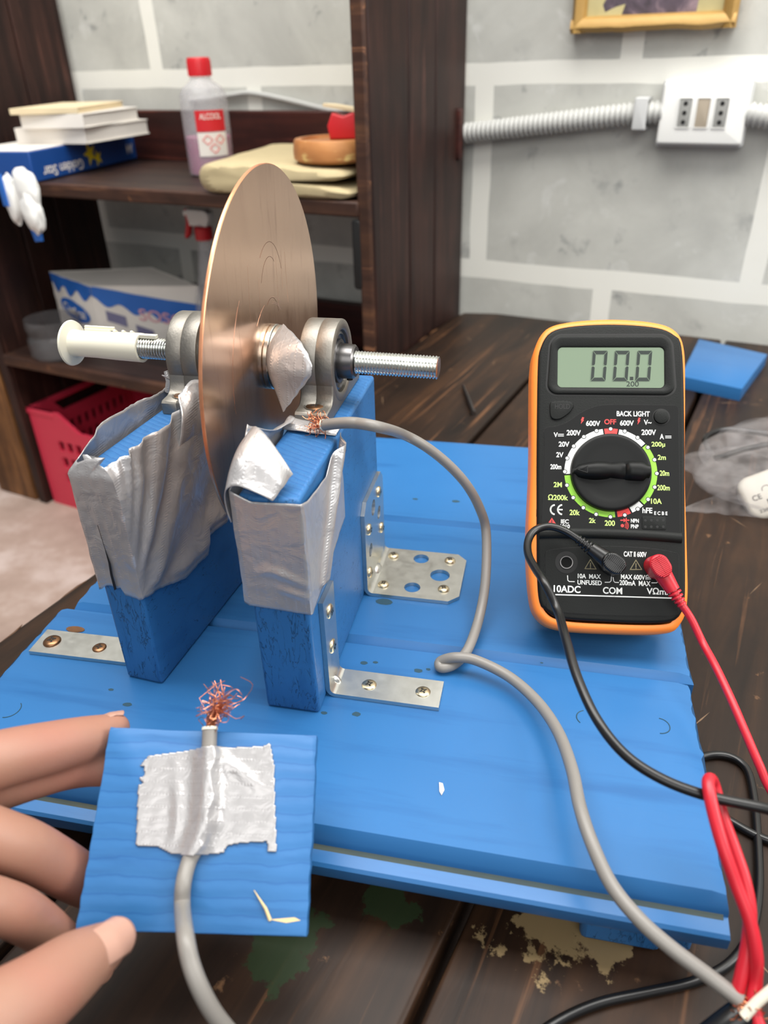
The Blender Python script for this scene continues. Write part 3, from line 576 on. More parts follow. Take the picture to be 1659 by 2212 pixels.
# blue wrapped ream: spine from (-60,25) to (-66,1)
pa, pb = Wp(-60.2, 24.6, SZ), Wp(-65.6, 1.4, SZ); sp_ = (pb - pa); RL = sp_.length; sp_.normalize(); nrm = Vector((sp_.y, -sp_.x, 0))   # towards the right
FR = Matrix(((sp_.x, 0, nrm.x, pa.x), (sp_.y, 0, nrm.y, pa.y), (0, 1, 0, pa.z), (0, 0, 0, 1)))
RH_ = 3.35
ream = thing('paper_ream', 'blue wrapped paper ream with a yellow star at the bottom of the shelf stack', 'paper ream', (pa + pb) / 2)
b = B(); b.box(0, RL, .1, RH_, -9.4, 0, FR); obj('wrapper', b, 'ream_blue', ream, bevel=.12)
b = B(); b.box(.15, RL - .3, RH_ - .02, RH_ + .08, -9.3, -.15, FR); obj('top_sheet', b, 'paper', ream)
b = B(); b.text('Golden Star', RL * .25, .95, 8.2, 1.15, .03, FR, rot=PI); b.text('A4', RL * .90, 1.5, 1.6, 1.2, .03, FR, rot=PI)
obj('lettering', b, 'paper', ream, smooth=False)
b = B()
for cx, cy, r_ in ((RL * .50, 1.9, 1.45), (RL * .565, 1.25, 1.05)):
    b.poly([(cx + (r_ if k % 2 == 0 else r_ * .42) * math.cos(PI / 2 + .3 + k * PI / 5), cy + (r_ if k % 2 == 0 else r_ * .42) * math.sin(PI / 2 + .3 + k * PI / 5)) for k in range(10)], .03, FR)
obj('star_print', b, 'yellow', ream, smooth=False)
def book(name, label, cat, z, near_l, near_r, length, th, cover, pages='paper', dz=.14):
    a = Wp(near_l[0], near_l[1], z); c_ = Wp(near_r[0], near_r[1], z); x = (c_ - a); w_ = x.length; x.normalize(); y = Vector((-x.y, x.x, 0))
    Mx = Matrix(((x.x, y.x, 0, a.x), (x.y, y.y, 0, a.y), (0, 0, 1, a.z), (0, 0, 0, 1)))
    t = thing(name, label, cat, a + x * w_ / 2 + y * length / 2)
    b = B(); b.box(0, w_, 0, length, 0, dz, Mx); b.box(0, w_, 0, length, th - dz, th, Mx); b.box(0, w_, -.02, .14, 0, th, Mx); obj('cover', b, cover, t, bevel=.04)
    b = B(); b.box(.12, w_ - .15, .1, length - .15, dz * .9, th - dz * .9, Mx); obj('pages', b, pages, t); return t
zz = SZ + RH_ + .1
book('book', 'thick white book with a square spine lying on the blue paper ream', 'book', zz, (-68.6, 18.8), (-58.6, 17.2), 13.5, 1.75, 'paper')
book('book', 'white book with a pinkish spine, second from the top of the shelf stack', 'book', zz + 1.76, (-66.2, 19.6), (-58.0, 17.6), 13.0, 1.5, 'paper')
t = book('booklet', 'thin dog-eared cream booklet on top of the shelf stack', 'booklet', zz + 3.3, (-66.5, 20.6), (-58.6, 17.6), 13.5, .65, 'cream', 'cream', .1)
# bottle of pink alcohol
bx = thing('alcohol_bottle', 'frosted plastic bottle half full of pink liquid with a red cap on the upper shelf', 'bottle', Wp(-44.4, 12, SZ))
BM = Matrix.Translation(Wp(-44.4, 12, SZ))
b = B(); b.lathe([(2.2, 0), (2.62, .12), (2.7, .5), (2.7, 7.6), (2.62, 8.4), (2.2, 9.1), (1.35, 9.7), (1.15, 10.0), (1.15, 10.6)], BM); obj('body', b, 'pet', bx)
b = B(); b.lathe([(2.1, .12), (2.52, .2), (2.58, .5), (2.58, 4.1), (2.5, 4.15)], BM); obj('liquid', b, 'alcohol', bx)
b = B(); b.lathe([(1.28, 10.2), (1.28, 11.9), (1.2, 12.02), (.6, 12.04)], BM)
for k in range(30): a = 2 * PI * k / 30; b.cbox((1.29 * math.cos(a), 1.29 * math.sin(a), 11), (.06, .06, 1.5), BM)
obj('cap', b, 'red', bx)
def wrap(b, r, a0, a1, z0, z1, Mx, n=16): b.grid(lambda u, v: (r * math.cos(a0 + (a1 - a0) * u), r * math.sin(a0 + (a1 - a0) * u), z0 + (z1 - z0) * v), n, 1, Mx)
A0, A1 = math.radians(-92), math.radians(-18)
def onlabel(b, string, ac, z, w, h, r):
    q = B(); q.text(string, 0, 0, w, h, 0)
    k = len(b.v); b.v += [BM @ Vector((r * math.cos(ac + p.x / r), r * math.sin(ac + p.x / r), z + p.y)) for p in q.v]; b.f += [([i + k for i in f], b.mi) for f, _ in q.f]
b = B(); wrap(b, 2.73, A0, A1, 4.75, 6.9, BM); lb = obj('label', b, 'red', bx, label='red label')
b = B(); wrap(b, 2.73, A0, A1, 2.2, 4.65, BM); obj('label', b, 'paper', bx, label='white hazard label')
b = B(); onlabel(b, 'ALCOOL', (A0 + A1) / 2, 6.3, 2.5, .62, 2.76); obj('lettering', b, 'paper', bx, smooth=False)
b = B()
for ac, zc in ((A0 + .42, 3.9), (A0 + .95, 3.9), (A0 + .68, 3.0)):
    q = [(ac + .21 * c_, zc + .5 * s_) for c_, s_ in ((1, 0), (0, 1), (-1, 0), (0, -1), (1, 0))]
    for (a_, z0), (c_, z1) in zip(q, q[1:]): b.tube([BM @ Vector((2.75 * math.cos(a_ + (c_ - a_) * k / 4), 2.75 * math.sin(a_ + (c_ - a_) * k / 4), z0 + (z1 - z0) * k / 4)) for k in range(5)], .04, 5)
obj('hazard_print', b, 'ink_r', bx)
# folded canvas
b = B()
ol = []
th = 1.45
for k in range(9): a = PI / 2 + PI * k / 8; ol.append((-34.6 + 1.9 * math.cos(a), th + .02 + th * math.sin(a) * .98))     # big fold on the left
ol += [(-30, .02), (-24, .06), (-18.6, .1), (-18.4, .7), (-19.4, 1.3), (-24, 1.36), (-31, 1.3), (-33.4, 1.36), (-33.8, 1.5), (-33.4, 1.62), (-31, 1.7), (-24, 1.66), (-19.6, 1.7), (-19.1, 2.2), (-19.4, 2.75), (-25, 2.9), (-31, 2.95)]
R_ = []
for j in range(15):
    d_ = 25.0 - 20.0 * j / 14; k_ = .12 * math.sin(j * 1.3)
    sh = -4.6 * max(0, (25.0 - d_) / 20.0)
    R_.append([Wp(x + sh * (1 if x < -30 else .0) + .15 * nz(x, d_, y, .6), d_ + .35 * nz(x * .5, y, 3, .8) - (.25 if j == 0 else 0), SZ + max(.02, y + .10 * nz(x, d_, 1, .25))) for x, y in ol])
b.rings(R_)
tag(obj('folded_cloth', b, 'cloth', angle=70, sub=1), 'folded beige canvas cloth on the front of the upper shelf', 'cloth')
# round wooden lid, red tool
LM = Matrix.Translation(Wp(-22.4, 20.2, SZ + 3.05))
ld = thing('wooden_dish', 'shallow round orange wooden dish lying on the folded beige cloth', 'dish', Wp(-22.4, 20.2, SZ + 3.05))
b = B(); b.lathe([(3.7, 0), (4.05, .25), (4.1, .8), (4.0, 1.75), (3.85, 1.98), (3.3, 1.98), (3.2, 1.75), (.01, 1.7)], LM, 56); obj('disc', b, 'lidwood', ld)
rt = thing('red_clip', 'red plastic clip with a beige flap standing in the round wooden dish', 'clip', Wp(-22.0, 18.6, SZ + 4.85))
RM = Wb(-22.0, 18.4, SZ + 4.8) @ Matrix.Rotation(.35, 4, 'Z')
b = B(); b.prism([(-1.6, 0), (1.9, 0), (1.9, 1.9), (.9, 2.4), (-.2, 2.0), (-1.3, 2.3), (-1.8, 1.2)], -1.0, 1.0, RM @ Matrix.Rotation(PI / 2, 4, 'X'), bev=.2); obj('body', b, 'red', rt)
b = B(); b.prism([(-2.4, -.8), (2.4, -1.1), (2.6, .8), (-1.4, .9)], 0, .35, RM @ Matrix.Translation((.2, 0, 2.45)) @ Matrix.Rotation(.16, 4, 'Y'), bev=.12); obj('flap', b, 'cream', rt)
# crumpled white-blue wrapper hanging over the shelf edge
wr_ = thing('crumpled_wrapper', 'crumpled white and blue plastic wrapper hanging over the upper shelf edge', 'wrapper', Wp(-60, 27, 7))
def crump(cx, cz, rx, rz, seed, d=27.3, dd=.8):
    def fn(u, v):
        a = 2 * PI * u; t = PI * v
        k = 1 + .22 * nz(math.cos(a) * 1.6 + seed, math.sin(a) * 1.6, v * 3) + .12 * nz(u * 9, v * 9, seed)
        return Wp(cx + rx * k * math.sin(t) * math.cos(a), d + dd * k * math.sin(t) * math.sin(a), cz + rz * k * math.cos(t))
    return fn
b = B(); b.grid(crump(-58.7, 11.6, 1.9, 2.6, 3.1), 28, 20); b.grid(crump(-58.2, 9.6, 1.45, 2.3, 8.2, 27.6), 28, 20); b.grid(crump(-61.0, 10.8, .9, 2.6, 5.4, 27.6), 22, 18); obj('sheet', b, 'white', wr_, angle=80)
b = B(); b.prism([(-.9, 1.0), (.85, 1.0), (.6, -.8), (-.5, -.95)], 0, .3, Wm(-58.7, 27.2, 7.2), bev=.08); obj('blue_strip', b, 'blue_print', wr_); b = B(); b.prism([(-.6, 1.2), (.3, 1.2), (.3, -2.2), (-.5, -2.2)], 0, .2, Wm(-61.2, 28.3, 12.4), bev=.06); obj('blue_strip', b, 'blue_print', wr_)
# ---------------------------------------------------------------- things on the lower shelf
LZ = -10.68
pk = thing('napkin_pack', 'white and blue plastic pack of paper napkins on the lower shelf', 'napkin pack', Wp(-66, 12, LZ), rot=TR)
# the near end of the pack, then its long right side
e0, e1_, far = Vector((-72.8, 15.4)), Vector((-63.2, 17.4)), Vector((-50.8, 10.2))
PHL, PHR, PHF = 9.6, 9.0, 8.4
def pv(p, z): return Wp(p.x, p.y, LZ + z)
back = e0 + (far - e1_)
b = B(); n_ = 14
def packside(p, q, h0, h1, bul):
    def fn(u, v):
        w_ = p.lerp(q, u); dr = (q - p).normalized(); nn = Vector((-dr.y, dr.x)) * -1 if False else Vector((dr.y, -dr.x))
        z = (h0 + (h1 - h0) * u) * v; bb = bul * math.sin(PI * u) * math.sin(PI * min(1, v * 1.02)) + .22 * nz(u * 5, v * 5, p.x)
        return Wp(w_.x - nn.x * bb * -1, w_.y - nn.y * bb * -1, LZ + .05 + z)
    return fn
fN = packside(e0, e1_, PHL, PHR, -.5); fS = packside(e1_, far, PHR, PHF, -.5)
b.grid(fN, 14, 12); b.grid(fS, 22, 12); b.grid(packside(far, back, PHF, PHL, 0), 8, 6); b.grid(packside(back, e0, PHL, PHL, 0), 8, 6)
b.add([pv(e0, PHL), pv(e1_, PHR), pv(far, PHF), pv(back, PHL)], [(0, 1, 2, 3)])
obj('wrapper', b, 'paper', pk, angle=60)
def onface(fn, o=.12):
    def g(u, v):
        p = fn(u, v); du = (fn(min(1, u + .02), v) - fn(max(0, u - .02), v)); dv = (fn(u, min(1, v + .02)) - fn(u, max(0, v - .02))); n__ = du.cross(dv).normalized()
        return p + n__ * o
    return g
def band(b, fn, lo, hi, nu=30):                  # printed band between two curves of v
    b.grid(lambda u, v: fn(u, lo(u) + (hi(u) - lo(u)) * v), nu, 2)
gN, gS = onface(fN), onface(fS)
b = B(); band(b, gN, lambda u: .80 + .06 * math.cos(u * 3 * 2 * PI), lambda u: .99); band(b, gS, lambda u: .80 - .5 * u + .05 * math.cos(u * 8 * PI), lambda u: min(.99, 1.0 - .30 * u))
obj('blue_print', b, 'blue_print', pk)
b = B(); b.add([gN(.54 + .34 * math.cos(2 * PI * k / 28), .55 + .15 * math.sin(2 * PI * k / 28) - .05 * math.cos(2 * PI * k / 28)) + Vector((0, 0, 0)) for k in range(28)], [tuple(range(28))]); obj('oval_logo', b, 'blue_print', pk)
def ftext(b, fn, s_, uc, vc, wu, hv, sl=0):
    q = B(); q.text(s_, 0, 0, 1, 1, 0); k = len(b.v); b.v += [fn(uc + p.x * wu, vc + p.y * hv + p.x * sl) for p in q.v]; b.f += [([i + k for i in f], 0) for f, _ in q.f]
gN2, gS2 = onface(fN, .2), onface(fS, .2)
b = B(); ftext(b, gN2, 'Cateral', .54, .55, .5, .13, -.06); obj('lettering', b, 'paper', pk, smooth=False)
b = B(); ftext(b, gS2, 'SOSO', .62, .52, .42, .18, -.12); obj('lettering', b, 'pink_print', pk, smooth=False, label='pink lettering')
b = B()
for u0, v0, du, dv in ((.1, .48, .18, .16), (.08, .2, .2, .14), (.36, .28, .16, .14)): b.grid(lambda u, v: gS(u0 + du * u, v0 + dv * v - .1 * u), 4, 3)
obj('grey_print', b, 'grey_print', pk, smooth=False)
b = B(); b.grid(lambda u, v: gS(.02 + .5 * u, .02 + .12 * v - .05 * u), 8, 2); obj('red_strip', b, 'pink_print', pk)
# second pack behind with a red end
rp = thing('snack_pack', 'small red and white pack lying behind the napkin pack', 'pack', Wp(-52, 5, LZ))
RPM = Wb(-51.0, 5.2, LZ + 5.4) @ Matrix.Rotation(-.25, 4, 'Y')
b = B(); b.prism(rrect(6.4, 3.8, .8), -1.4, 1.4, RPM @ Matrix.Rotation(PI / 2, 4, 'X'), bev=.5, bev0=.5); b.box(-2.8, 2.8, -1.1, 1.1, -5, -1.5, RPM); obj('wrapper', b, 'red', rp)
b = B(); b.text('FINE', .2, .3, 3.4, 1.0, 1.43, RPM @ Matrix.Rotation(PI / 2, 4, 'X')); obj('lettering', b, 'paper', rp, smooth=False)
b = B(); b.prism(rrect(1.4, 3.4, .3), 0, .25, RPM @ Matrix.Rotation(PI / 2, 4, 'X') @ Matrix.Translation((-2.3, 0, 1.3))); obj('blue_end', b, 'lblue_print', rp)
# heap of clear plastic bag
b = B()
def heap(u, v):
    x = -45 + 14 * u; y = 3.4 + 15 * v
    h = 6.6 * (math.sin(PI * min(1, u * 1.0)) ** .5) * (math.sin(PI * v) ** .7) * (1 - .25 * u)
    return Wp(x + .5 * nz(u * 4, v * 4, 9), y + .6 * nz(u * 5, v * 5, 2), LZ + .06 + max(0, h * (1 + .22 * nz(u * 7, v * 7, 4) + .10 * nz(u * 20, v * 20, 1))))
b.grid(heap, 60, 40); tag(obj('plastic_bag', b, 'film2', angle=120), 'crumpled milky plastic bag heaped on the lower shelf behind the bearing', 'plastic bag')
# jar
jr = thing('glass_jar', 'small clear glass jar at the front left of the lower shelf', 'jar', Wp(-67.8, 21, LZ)); JM = Matrix.Translation(Wp(-67.8, 21, LZ))
b = B(); b.lathe([(.1, .3), (3.2, .3), (3.45, .9), (3.5, 2.6), (3.15, 3.3), (3.35, 4.1), (3.45, 5.2), (3.6, 5.3), (3.65, 5.1), (3.7, 4.1), (3.45, 3.3), (3.8, 2.6), (3.7, .5), (3.2, .02), (.1, .02)], JM, 40); obj('body', b, 'glass', jr)
# spray bottle
sb = thing('spray_bottle', 'clear spray bottle with a red collar and red trigger on the lower shelf', 'spray bottle', Wp(-47.5, 11.5, LZ)); SM = Wb(-47.5, 11.5, LZ)
b = B(); b.lathe([(2.2, 0), (2.6, .15), (2.65, .6), (2.6, 5.2), (2.2, 7.6), (1.5, 10.5), (1.1, 13.4), (.85, 14.6), (.85, 15.4)], SM); obj('body', b, 'pet', sb)
b = B(); b.lathe([(1.12, 15.0), (1.14, 16.4), (1.0, 16.6), (.5, 16.62)], SM); obj('collar', b, 'red', sb)
b = B(); b.prism([(-1.7, 0), (.9, 0), (1.5, .9), (1.5, 1.6), (.9, 2.0), (-2.0, 2.0), (-2.0, 1.3)], -.65, .65, SM @ Matrix.Translation((0, 0, 16.6)) @ Matrix.Rotation(PI / 2, 4, 'X'), bev=.2, bev0=.2); b.tube([SM @ Vector((-1.9, 0, 18.1)), SM @ Vector((-2.6, 0, 18.1))], .45, 14); obj('spray_head', b, 'white', sb)
b = B(); b.prism([(-2.2, 2.0), (-1.5, 2.0), (-1.5, .6), (-2.1, -1.2), (-2.6, -1.7), (-2.75, -1.4), (-2.2, .3)], -.35, .35, SM @ Matrix.Translation((-.2, 0, 16.6)) @ Matrix.Rotation(PI / 2, 4, 'X'), bev=.1); obj('trigger', b, 'red', sb)
b = B(); wrap(b, 2.72, math.radians(-135), math.radians(-20), .8, 5.0, SM); obj('label', b, 'lblue_print', sb)
b = B(); b.add([SM @ Vector((2.76 * math.cos(math.radians(-75) + .33 * math.cos(t_)), 2.76 * math.sin(math.radians(-75) + .33 * math.cos(t_)), 3.2 + 1.5 * math.sin(t_))) for t_ in [2 * PI * k / 24 for k in range(24)]], [tuple(range(24))]); obj('label_oval', b, 'paper', sb)
# ================================================================ on the wall
pf = thing('picture_frame', 'old gold picture frame with a dark worn painting hanging high on the wall', 'picture', Wp(2.4, 0, 25.2), rot=TR)
PM = Wm(2.4, 0, 25.2)
b = B()
def wavy(x0, y0, x1, y1, w_, n=24):
    R_ = []
    for k in range(n + 1):
        t = k / n; x, y = x0 + (x1 - x0) * t, y0 + (y1 - y0) * t; d_ = .14 * nz(t * 7, x0 + y0, 2)
        if x0 != x1: R_.append([(x, y + d_, .3), (x, y + d_, 1.3), (x, y + w_ * .3 + d_, 1.75), (x, y + w_ * .75 + d_, 1.6), (x, y + w_, 1.1), (x, y + w_, .3)])
        else: R_.append([(x + d_, y, .3), (x + d_, y, 1.3), (x + w_ * .3 + d_, y, 1.75), (x + w_ * .75 + d_, y, 1.6), (x + w_, y, 1.1), (x + w_, y, .3)])
    b.rings(R_, PM)
wavy(-7.7, 0, 7.7, 0, 1.4); wavy(7.7, 21, -7.7, 21, -1.4); wavy(-7.7, 0, -7.7, 21, 1.3); wavy(7.7, 0, 7.7, 21, -1.3)
obj('moulding', b, 'gold', pf, angle=50)
b = B(); b.box(-6.7, 6.7, 1.0, 20, .3, .6, PM); obj('canvas', b, 'canvas', pf)
b = B()
b.poly([(-6.5, 1.3), (-3.0, 1.35), (-2.7, 2.3), (-3.6, 2.1), (-4.6, 1.7), (-4.9, 2.3), (-4.3, 3.4), (-4.9, 4.4), (-6.5, 5)], .63, PM); obj('painted_border', b, 'sage', pf); b = B(); b.poly([(4.0, 1.35), (6.5, 1.3), (6.5, 4.4), (4.4, 4.2), (4.1, 3)], .63, PM); obj('painted_border', b, 'sage', pf)
sk = thing('wall_socket', 'white three module wall socket plate above the workbench', 'socket', Wp(8.65, 0, 18.1), rot=TR); KM = Wm(8.65, 0, 18.1)
b = B(); b.prism(rrect(8.3, 5.9, .25), 0, 1.5, KM, bev=.15); obj('box', b, 'offwhite', sk)
b = B(); b.prism(rrect(8.0, 5.4, .3), 1.5, 2.1, KM, bev=.2); obj('cover_plate', b, 'white', sk, label='white cover plate')
for i, x in enumerate((-1.68, 0, 1.68)):
    b = B(); b.prism(rrect(1.15, 2.5, .1), 2.05, 2.16, KM @ Matrix.Translation((x, .1, 0)), bev=.03); md = obj('module', b, 'beige' if i == 1 else 'socket_grey', sk, label='taupe blank module' if i == 1 else 'grey outlet module')
    b = B(); b.loft_hole(rrect(1.35, 2.7, .12), rrect(1.17, 2.52, .1), 2.05, 2.2, KM @ Matrix.Translation((x, .1, 0))); obj('module_frame', b, 'white', md)
    if i != 1:
        b = B()
        for y in (-.78, .04, .86): b.lathe([(.21, 2.1), (.21, 2.175)], KM @ Matrix.Translation((x, y + .06, 0)), 16)
        obj('pin_hole', b, 'jet', md)
def conduit(pts, nm, label):
    path = cr(pts, 10); L = [0]
    for a, c_ in zip(path, path[1:]): L.append(L[-1] + (c_ - a).length)
    n = int(L[-1] / .09); out = []; rr = []
    for i in range(n + 1):
        s_ = L[-1] * i / n; k = max(j for j in range(len(L)) if L[j] <= s_ + 1e-9); k = min(k, len(path) - 2); t = (s_ - L[k]) / max(1e-6, L[k + 1] - L[k])
        out.append(path[k].lerp(path[k + 1], t)); rr.append(.98 + .09 * (1 if (i // 3) % 2 else -1))
    t_ = thing(nm, label, 'conduit', out[0]); b = B(); b.tube(out, rr, 18); obj('hose', b, 'conduit', t_, angle=80); return t_
cd = conduit([Wp(-16.6, 1.2, 16.0), Wp(-12, 1.15, 16.5), Wp(-5, 1.15, 17.3), Wp(1.5, 1.2, 18.0), Wp(4.9, 1.2, 18.2)], 'conduit_pipe', 'grey corrugated conduit running along the wall from bookcase to socket plate')
b = B(); b.prism(rrect(1.3, 2.9, .15), 0, .35, Wm(2.75, 2.1, 18.1), bev=.1); b.box(-.65, .65, -1.45, -1.15, -2, .1, Wm(2.75, 2.1, 18.1)); b.box(-.65, .65, 1.15, 1.45, -2, .1, Wm(2.75, 2.1, 18.1)); obj('clip', b, 'offwhite', cd)
conduit([Wp(12.6, 1.2, 18.1), Wp(16, 1.2, 17.6), Wp(22, 1.2, 16.8), Wp(32, 1.2, 16.4)], 'conduit_pipe', 'short grey corrugated conduit leaving the right side of the socket plate')
b = B(); b.tube(cr([Wp(-56, .5, 19.3), Wp(-49, .5, 19.9), Wp(-46, .5, 20.1), Wp(-41, .5, 19.4), Wp(-33, .6, 18.0), Wp(-20, .7, 16.4)], 8), .32, 10); wc = tag(obj('wall_cable', b, 'conduit'), 'thin grey cable clipped to the wall above the bookcase back rail', 'cable')
# ================================================================ the homopolar generator: base, uprights, bearings, rod, disc
gen = thing('disc_generator', 'blue wooden stand carrying a copper disc on a threaded rod between two taped uprights', 'generator', (-8, 33, TZ))
def plank(y0, y1, xl, xr, front=False, yback=False, seed=0):
    top = []; z = 0.0; ys = [y0 + .32 + (y1 - y0 - .62) * k / 36 for k in range(37)]
    prof = []
    if front: prof += [(y0, -2.0), (y0 - .05, -1.72), (y0 - .62, -1.62), (y0 - .70, -1.45), (y0 - .70, -.98), (y0 - .6, -.86), (y0 - .02, -.80), (y0, -.62), (y0 + .04, -.42)]
    else: prof += [(y0, -2.0), (y0, -.34), (y0 + .05, -.30)]
    prof += [(y, 0.0) for y in ys]
    prof += [(y1 - .05, -.30), (y1, -.34), (y1, -2.0)] if not yback else [(y1 - .04, -.06), (y1, -.12), (y1, -2.0)]
    n = len(prof); R_ = []
    for k, x in enumerate((xl, xl + .35, xl + 6, -6, xr - 6, xr - .6, xr)):
        ring = []
        for j, (y, z_) in enumerate(prof):
            jx = 0
            if k in (0,): jx = .10 * nz(y * 3, seed, 1) + .05 * nz(y * 11, seed, 4)
            if k == 6: jx = .14 * nz(y * 2.2, seed, 2) + (.09 * nz(y * 14, seed, 3)) - (.12 if z_ > -.1 else 0)
            ring.append((x + jx, y, z_ - (.12 if k in (0, 6) and z_ > -.1 else 0)))
        R_.append(ring)
    b = B(); b.rings(R_)
    return obj('base_plank', b, 'blue_top', gen, angle=28)
p1 = plank(16.55, 27.03, -23.25, 7.5, True, seed=1); p2 = plank(27.07, 38.15, -22.75, 7.65, seed=5); plank(38.2, 49.2, -22.4, 7.6, False, True, seed=9)
for x0, x1, y0, y1 in ((3.05, 5.9, 16.9, 21.5), (5.96, 7.0, 17.1, 21.2), (-22.3, -19.4, 17.2, 21.5), (3.2, 6.9, 43, 47.8), (-21.8, -18.4, 43, 47.8), (-9, -5.5, 31, 35)):
    b = B(); b.box(x0, x1, y0, y1, TZ + .02, -1.98); obj('foot', b, 'blue_end', gen, bevel=.22)
M['chipped'] = plain('chipped_dark_wood', rgb(28, 66, 84), .7)
for (x, y, z), ra in D['FLECK']:
    b = B(); b.poly([(x + ra * 1.3 * math.cos(k * PI / 5) * (1 + .4 * nz(k, x, y)), y + ra * .75 * math.sin(k * PI / 5) * (1 + .5 * nz(k, y, x))) for k in range(10)], .006); obj('paint_chip', b, 'chipped', gen, smooth=False)
b = B(); x, y, z = D['KNOT'][0]; b.prism([(x + .5 * math.cos(k * PI / 6) * (1 + .5 * nz(k, 3)), y + .22 * math.sin(k * PI / 6) * (1 + .5 * nz(k, 5))) for k in range(12)], 0, .03); obj('bare_knot', b, 'brownwood', gen)
def ringmark(x, y, r_, a0, a1):
    b = B(); b.tube([(x + r_ * math.cos(a0 + (a1 - a0) * k / 14), y + r_ * 1.0 * math.sin(a0 + (a1 - a0) * k / 14), .0) for k in range(15)], .025, 5); obj('plug_ring', b, 'chipped', gen)
ringmark(5.9, 24.0, .42, -1.6, 1.5); ringmark(3.0, 23.9, .42, 1.9, 4.0); ringmark(-21.5, 19.9, .5, -1.5, .9)
b = B(); b.rings([[(x, 16.40, -.815), (x, 16.56, -.815), (x, 16.57, -.70), (x, 16.53, -.70)] for x in (-23.1, -8, 7.35)]); M['bare_edge'] = wood('bare_tongue_edge', rgb(84, 92, 84), rgb(120, 112, 80), rgb(40, 62, 76), 0, rough=.7)
obj('bare_edge', b, 'bare_edge', gen)
# uprights
def upright(Mx, w_, d_, h):
    b = B(); vs = [(x, y, z) for z in (0, h) for y in (0, d_) for x in (-w_, 0)]
    nseg = 1
    b.mi = 0; b.add(vs, [(0, 2, 3, 1), (1, 3, 7, 5), (0, 4, 6, 2), (2, 6, 7, 3)], Mx); k = len(b.v) - 8
    b.f += [([k + i for i in (0, 1, 5, 4)], 1), ([k + i for i in (4, 5, 7, 6)], 2)]
    return obj('upright_block', b, ['blue_block', 'blue_end', 'blue_rough'], gen, bevel=.16, bseg=3)
RBM = Matrix.Translation((-8.1, 22.1, 0)); LBM = Matrix.Translation((-15.52, 22.5, 0)) @ Matrix.Rotation(math.radians(-5.6), 4, 'Z')
ub_r = upright(RBM, 2.35, 12.4, 10.5); ub_l = upright(LBM, 1.85, 12.4, 10.5)
# duct tape -------------------------------------------------------
def ipol(keys, t):
    for (a, va), (c_, vc) in zip(keys, keys[1:]):
        if t <= c_: 
            k = (t - a) / (c_ - a) if c_ > a else 0; return va + (vc - va) * k
    return keys[-1][1]
def tape_left(u, v):
    # u runs: back left -> front left -> front right -> back right ; v: 0 bottom, 1 rim
    L1, L2, L3 = 10.2, 2.05, 8.2; T_ = L1 + L2 + L3; s_ = u * T_
    zb = ipol([(0, 6.2), (L1 * .6, 5.6), (L1, 5.0), (L1 + .5, 5.35), (L1 + 1.2, 5.3), (L1 + 1.25, 4.95), (L1 + L2, 4.9), (L1 + L2 + 1.2, 4.6), (L1 + L2 + 3, 3.9), (L1 + L2 + 5, 3.9), (L1 + L2 + 5.3, 4.7), (L1 + L2 + 7, 4.9), (T_, 5.6)], s_) + .07 * nz(s_ * 4, 2)
    zt = ipol([(0, 10.7), (3, 11.15), (7, 11.5), (L1 - 2.2, 11.45), (L1 - .8, 11.2), (L1, 10.95), (L1 + .3, 11.2), (L1 + L2 - .3, 11.25), (L1 + L2, 10.9), (L1 + L2 + .7, 11.0), (L1 + L2 + 2.5, 11.15), (L1 + L2 + 5, 11.1), (T_, 11.2)], s_) + .05 * nz(s_ * 3, 7)
    z = zb + (zt - zb) * v
    if s_ < L1: x, y = -1.97, L1 - s_ - .1
    elif s_ < L1 + L2: x, y = -1.97 + (s_ - L1), -.12
    else: x, y = .1, s_ - L1 - L2 - .1
    k = max(0, (z - 10.5) / .7)
    fr_ = max(0, 1 - abs(y) / 2.2) if s_ < L1 else (1 if s_ < L1 + L2 else max(0, 1 - y / 1.0))
    x += fr_ * k * (.62 if x < -.9 else -.42) * (1 - .5 * abs((x + .95) / .95) * 0); y += fr_ * k * .2
    if L1 + .9 < s_ <= L1 + L2: x -= max(0, (z - 9.8) / 1.4) * .62 * (s_ - L1 - .9) / (L2 - .9); y += max(0, (z - 10.6)) * .3
    # diagonal wrinkles pulled towards the lower front corner on the right side
    if s_ > L1 + L2:
        ph = (z - 3.2) / (y + 1.6); am = min(1, y / 1.2) * (1 if v > .06 else .4)
        x += am * (.14 * math.sin(ph * 9 + .4 * nz(y, z)) + .12 * nz(ph * 4, y * .4, 5)) + .10 * am
        flare = max(0, (y - 4.2) / 4) * max(0, .5 - v); x += .9 * flare * (1 + .5 * math.sin(y * 3.2))
        if v > .8: x += (v - .8) * 5 * .35 * nz(y * .9, 3, 1) - (v - .8) * 5 * .18
    elif s_ < L1:
        x -= .08 + .10 * abs(nz(y * .6, z * .5, 8)) ; x += .35 * max(0, v - .86) * 5 * nz(y * .7, 1, 3)
    else:
        y -= .03 * nz(x * 4, z * 2, 6) + .012 * math.sin(z * 3 + x * 6)
    return LBM @ Vector((x, y, z))
b = B(); b.grid(tape_left, 150, 44); tl = obj('duct_tape', b, 'tape', ub_l, solid=.03, angle=60, label='silver duct tape')
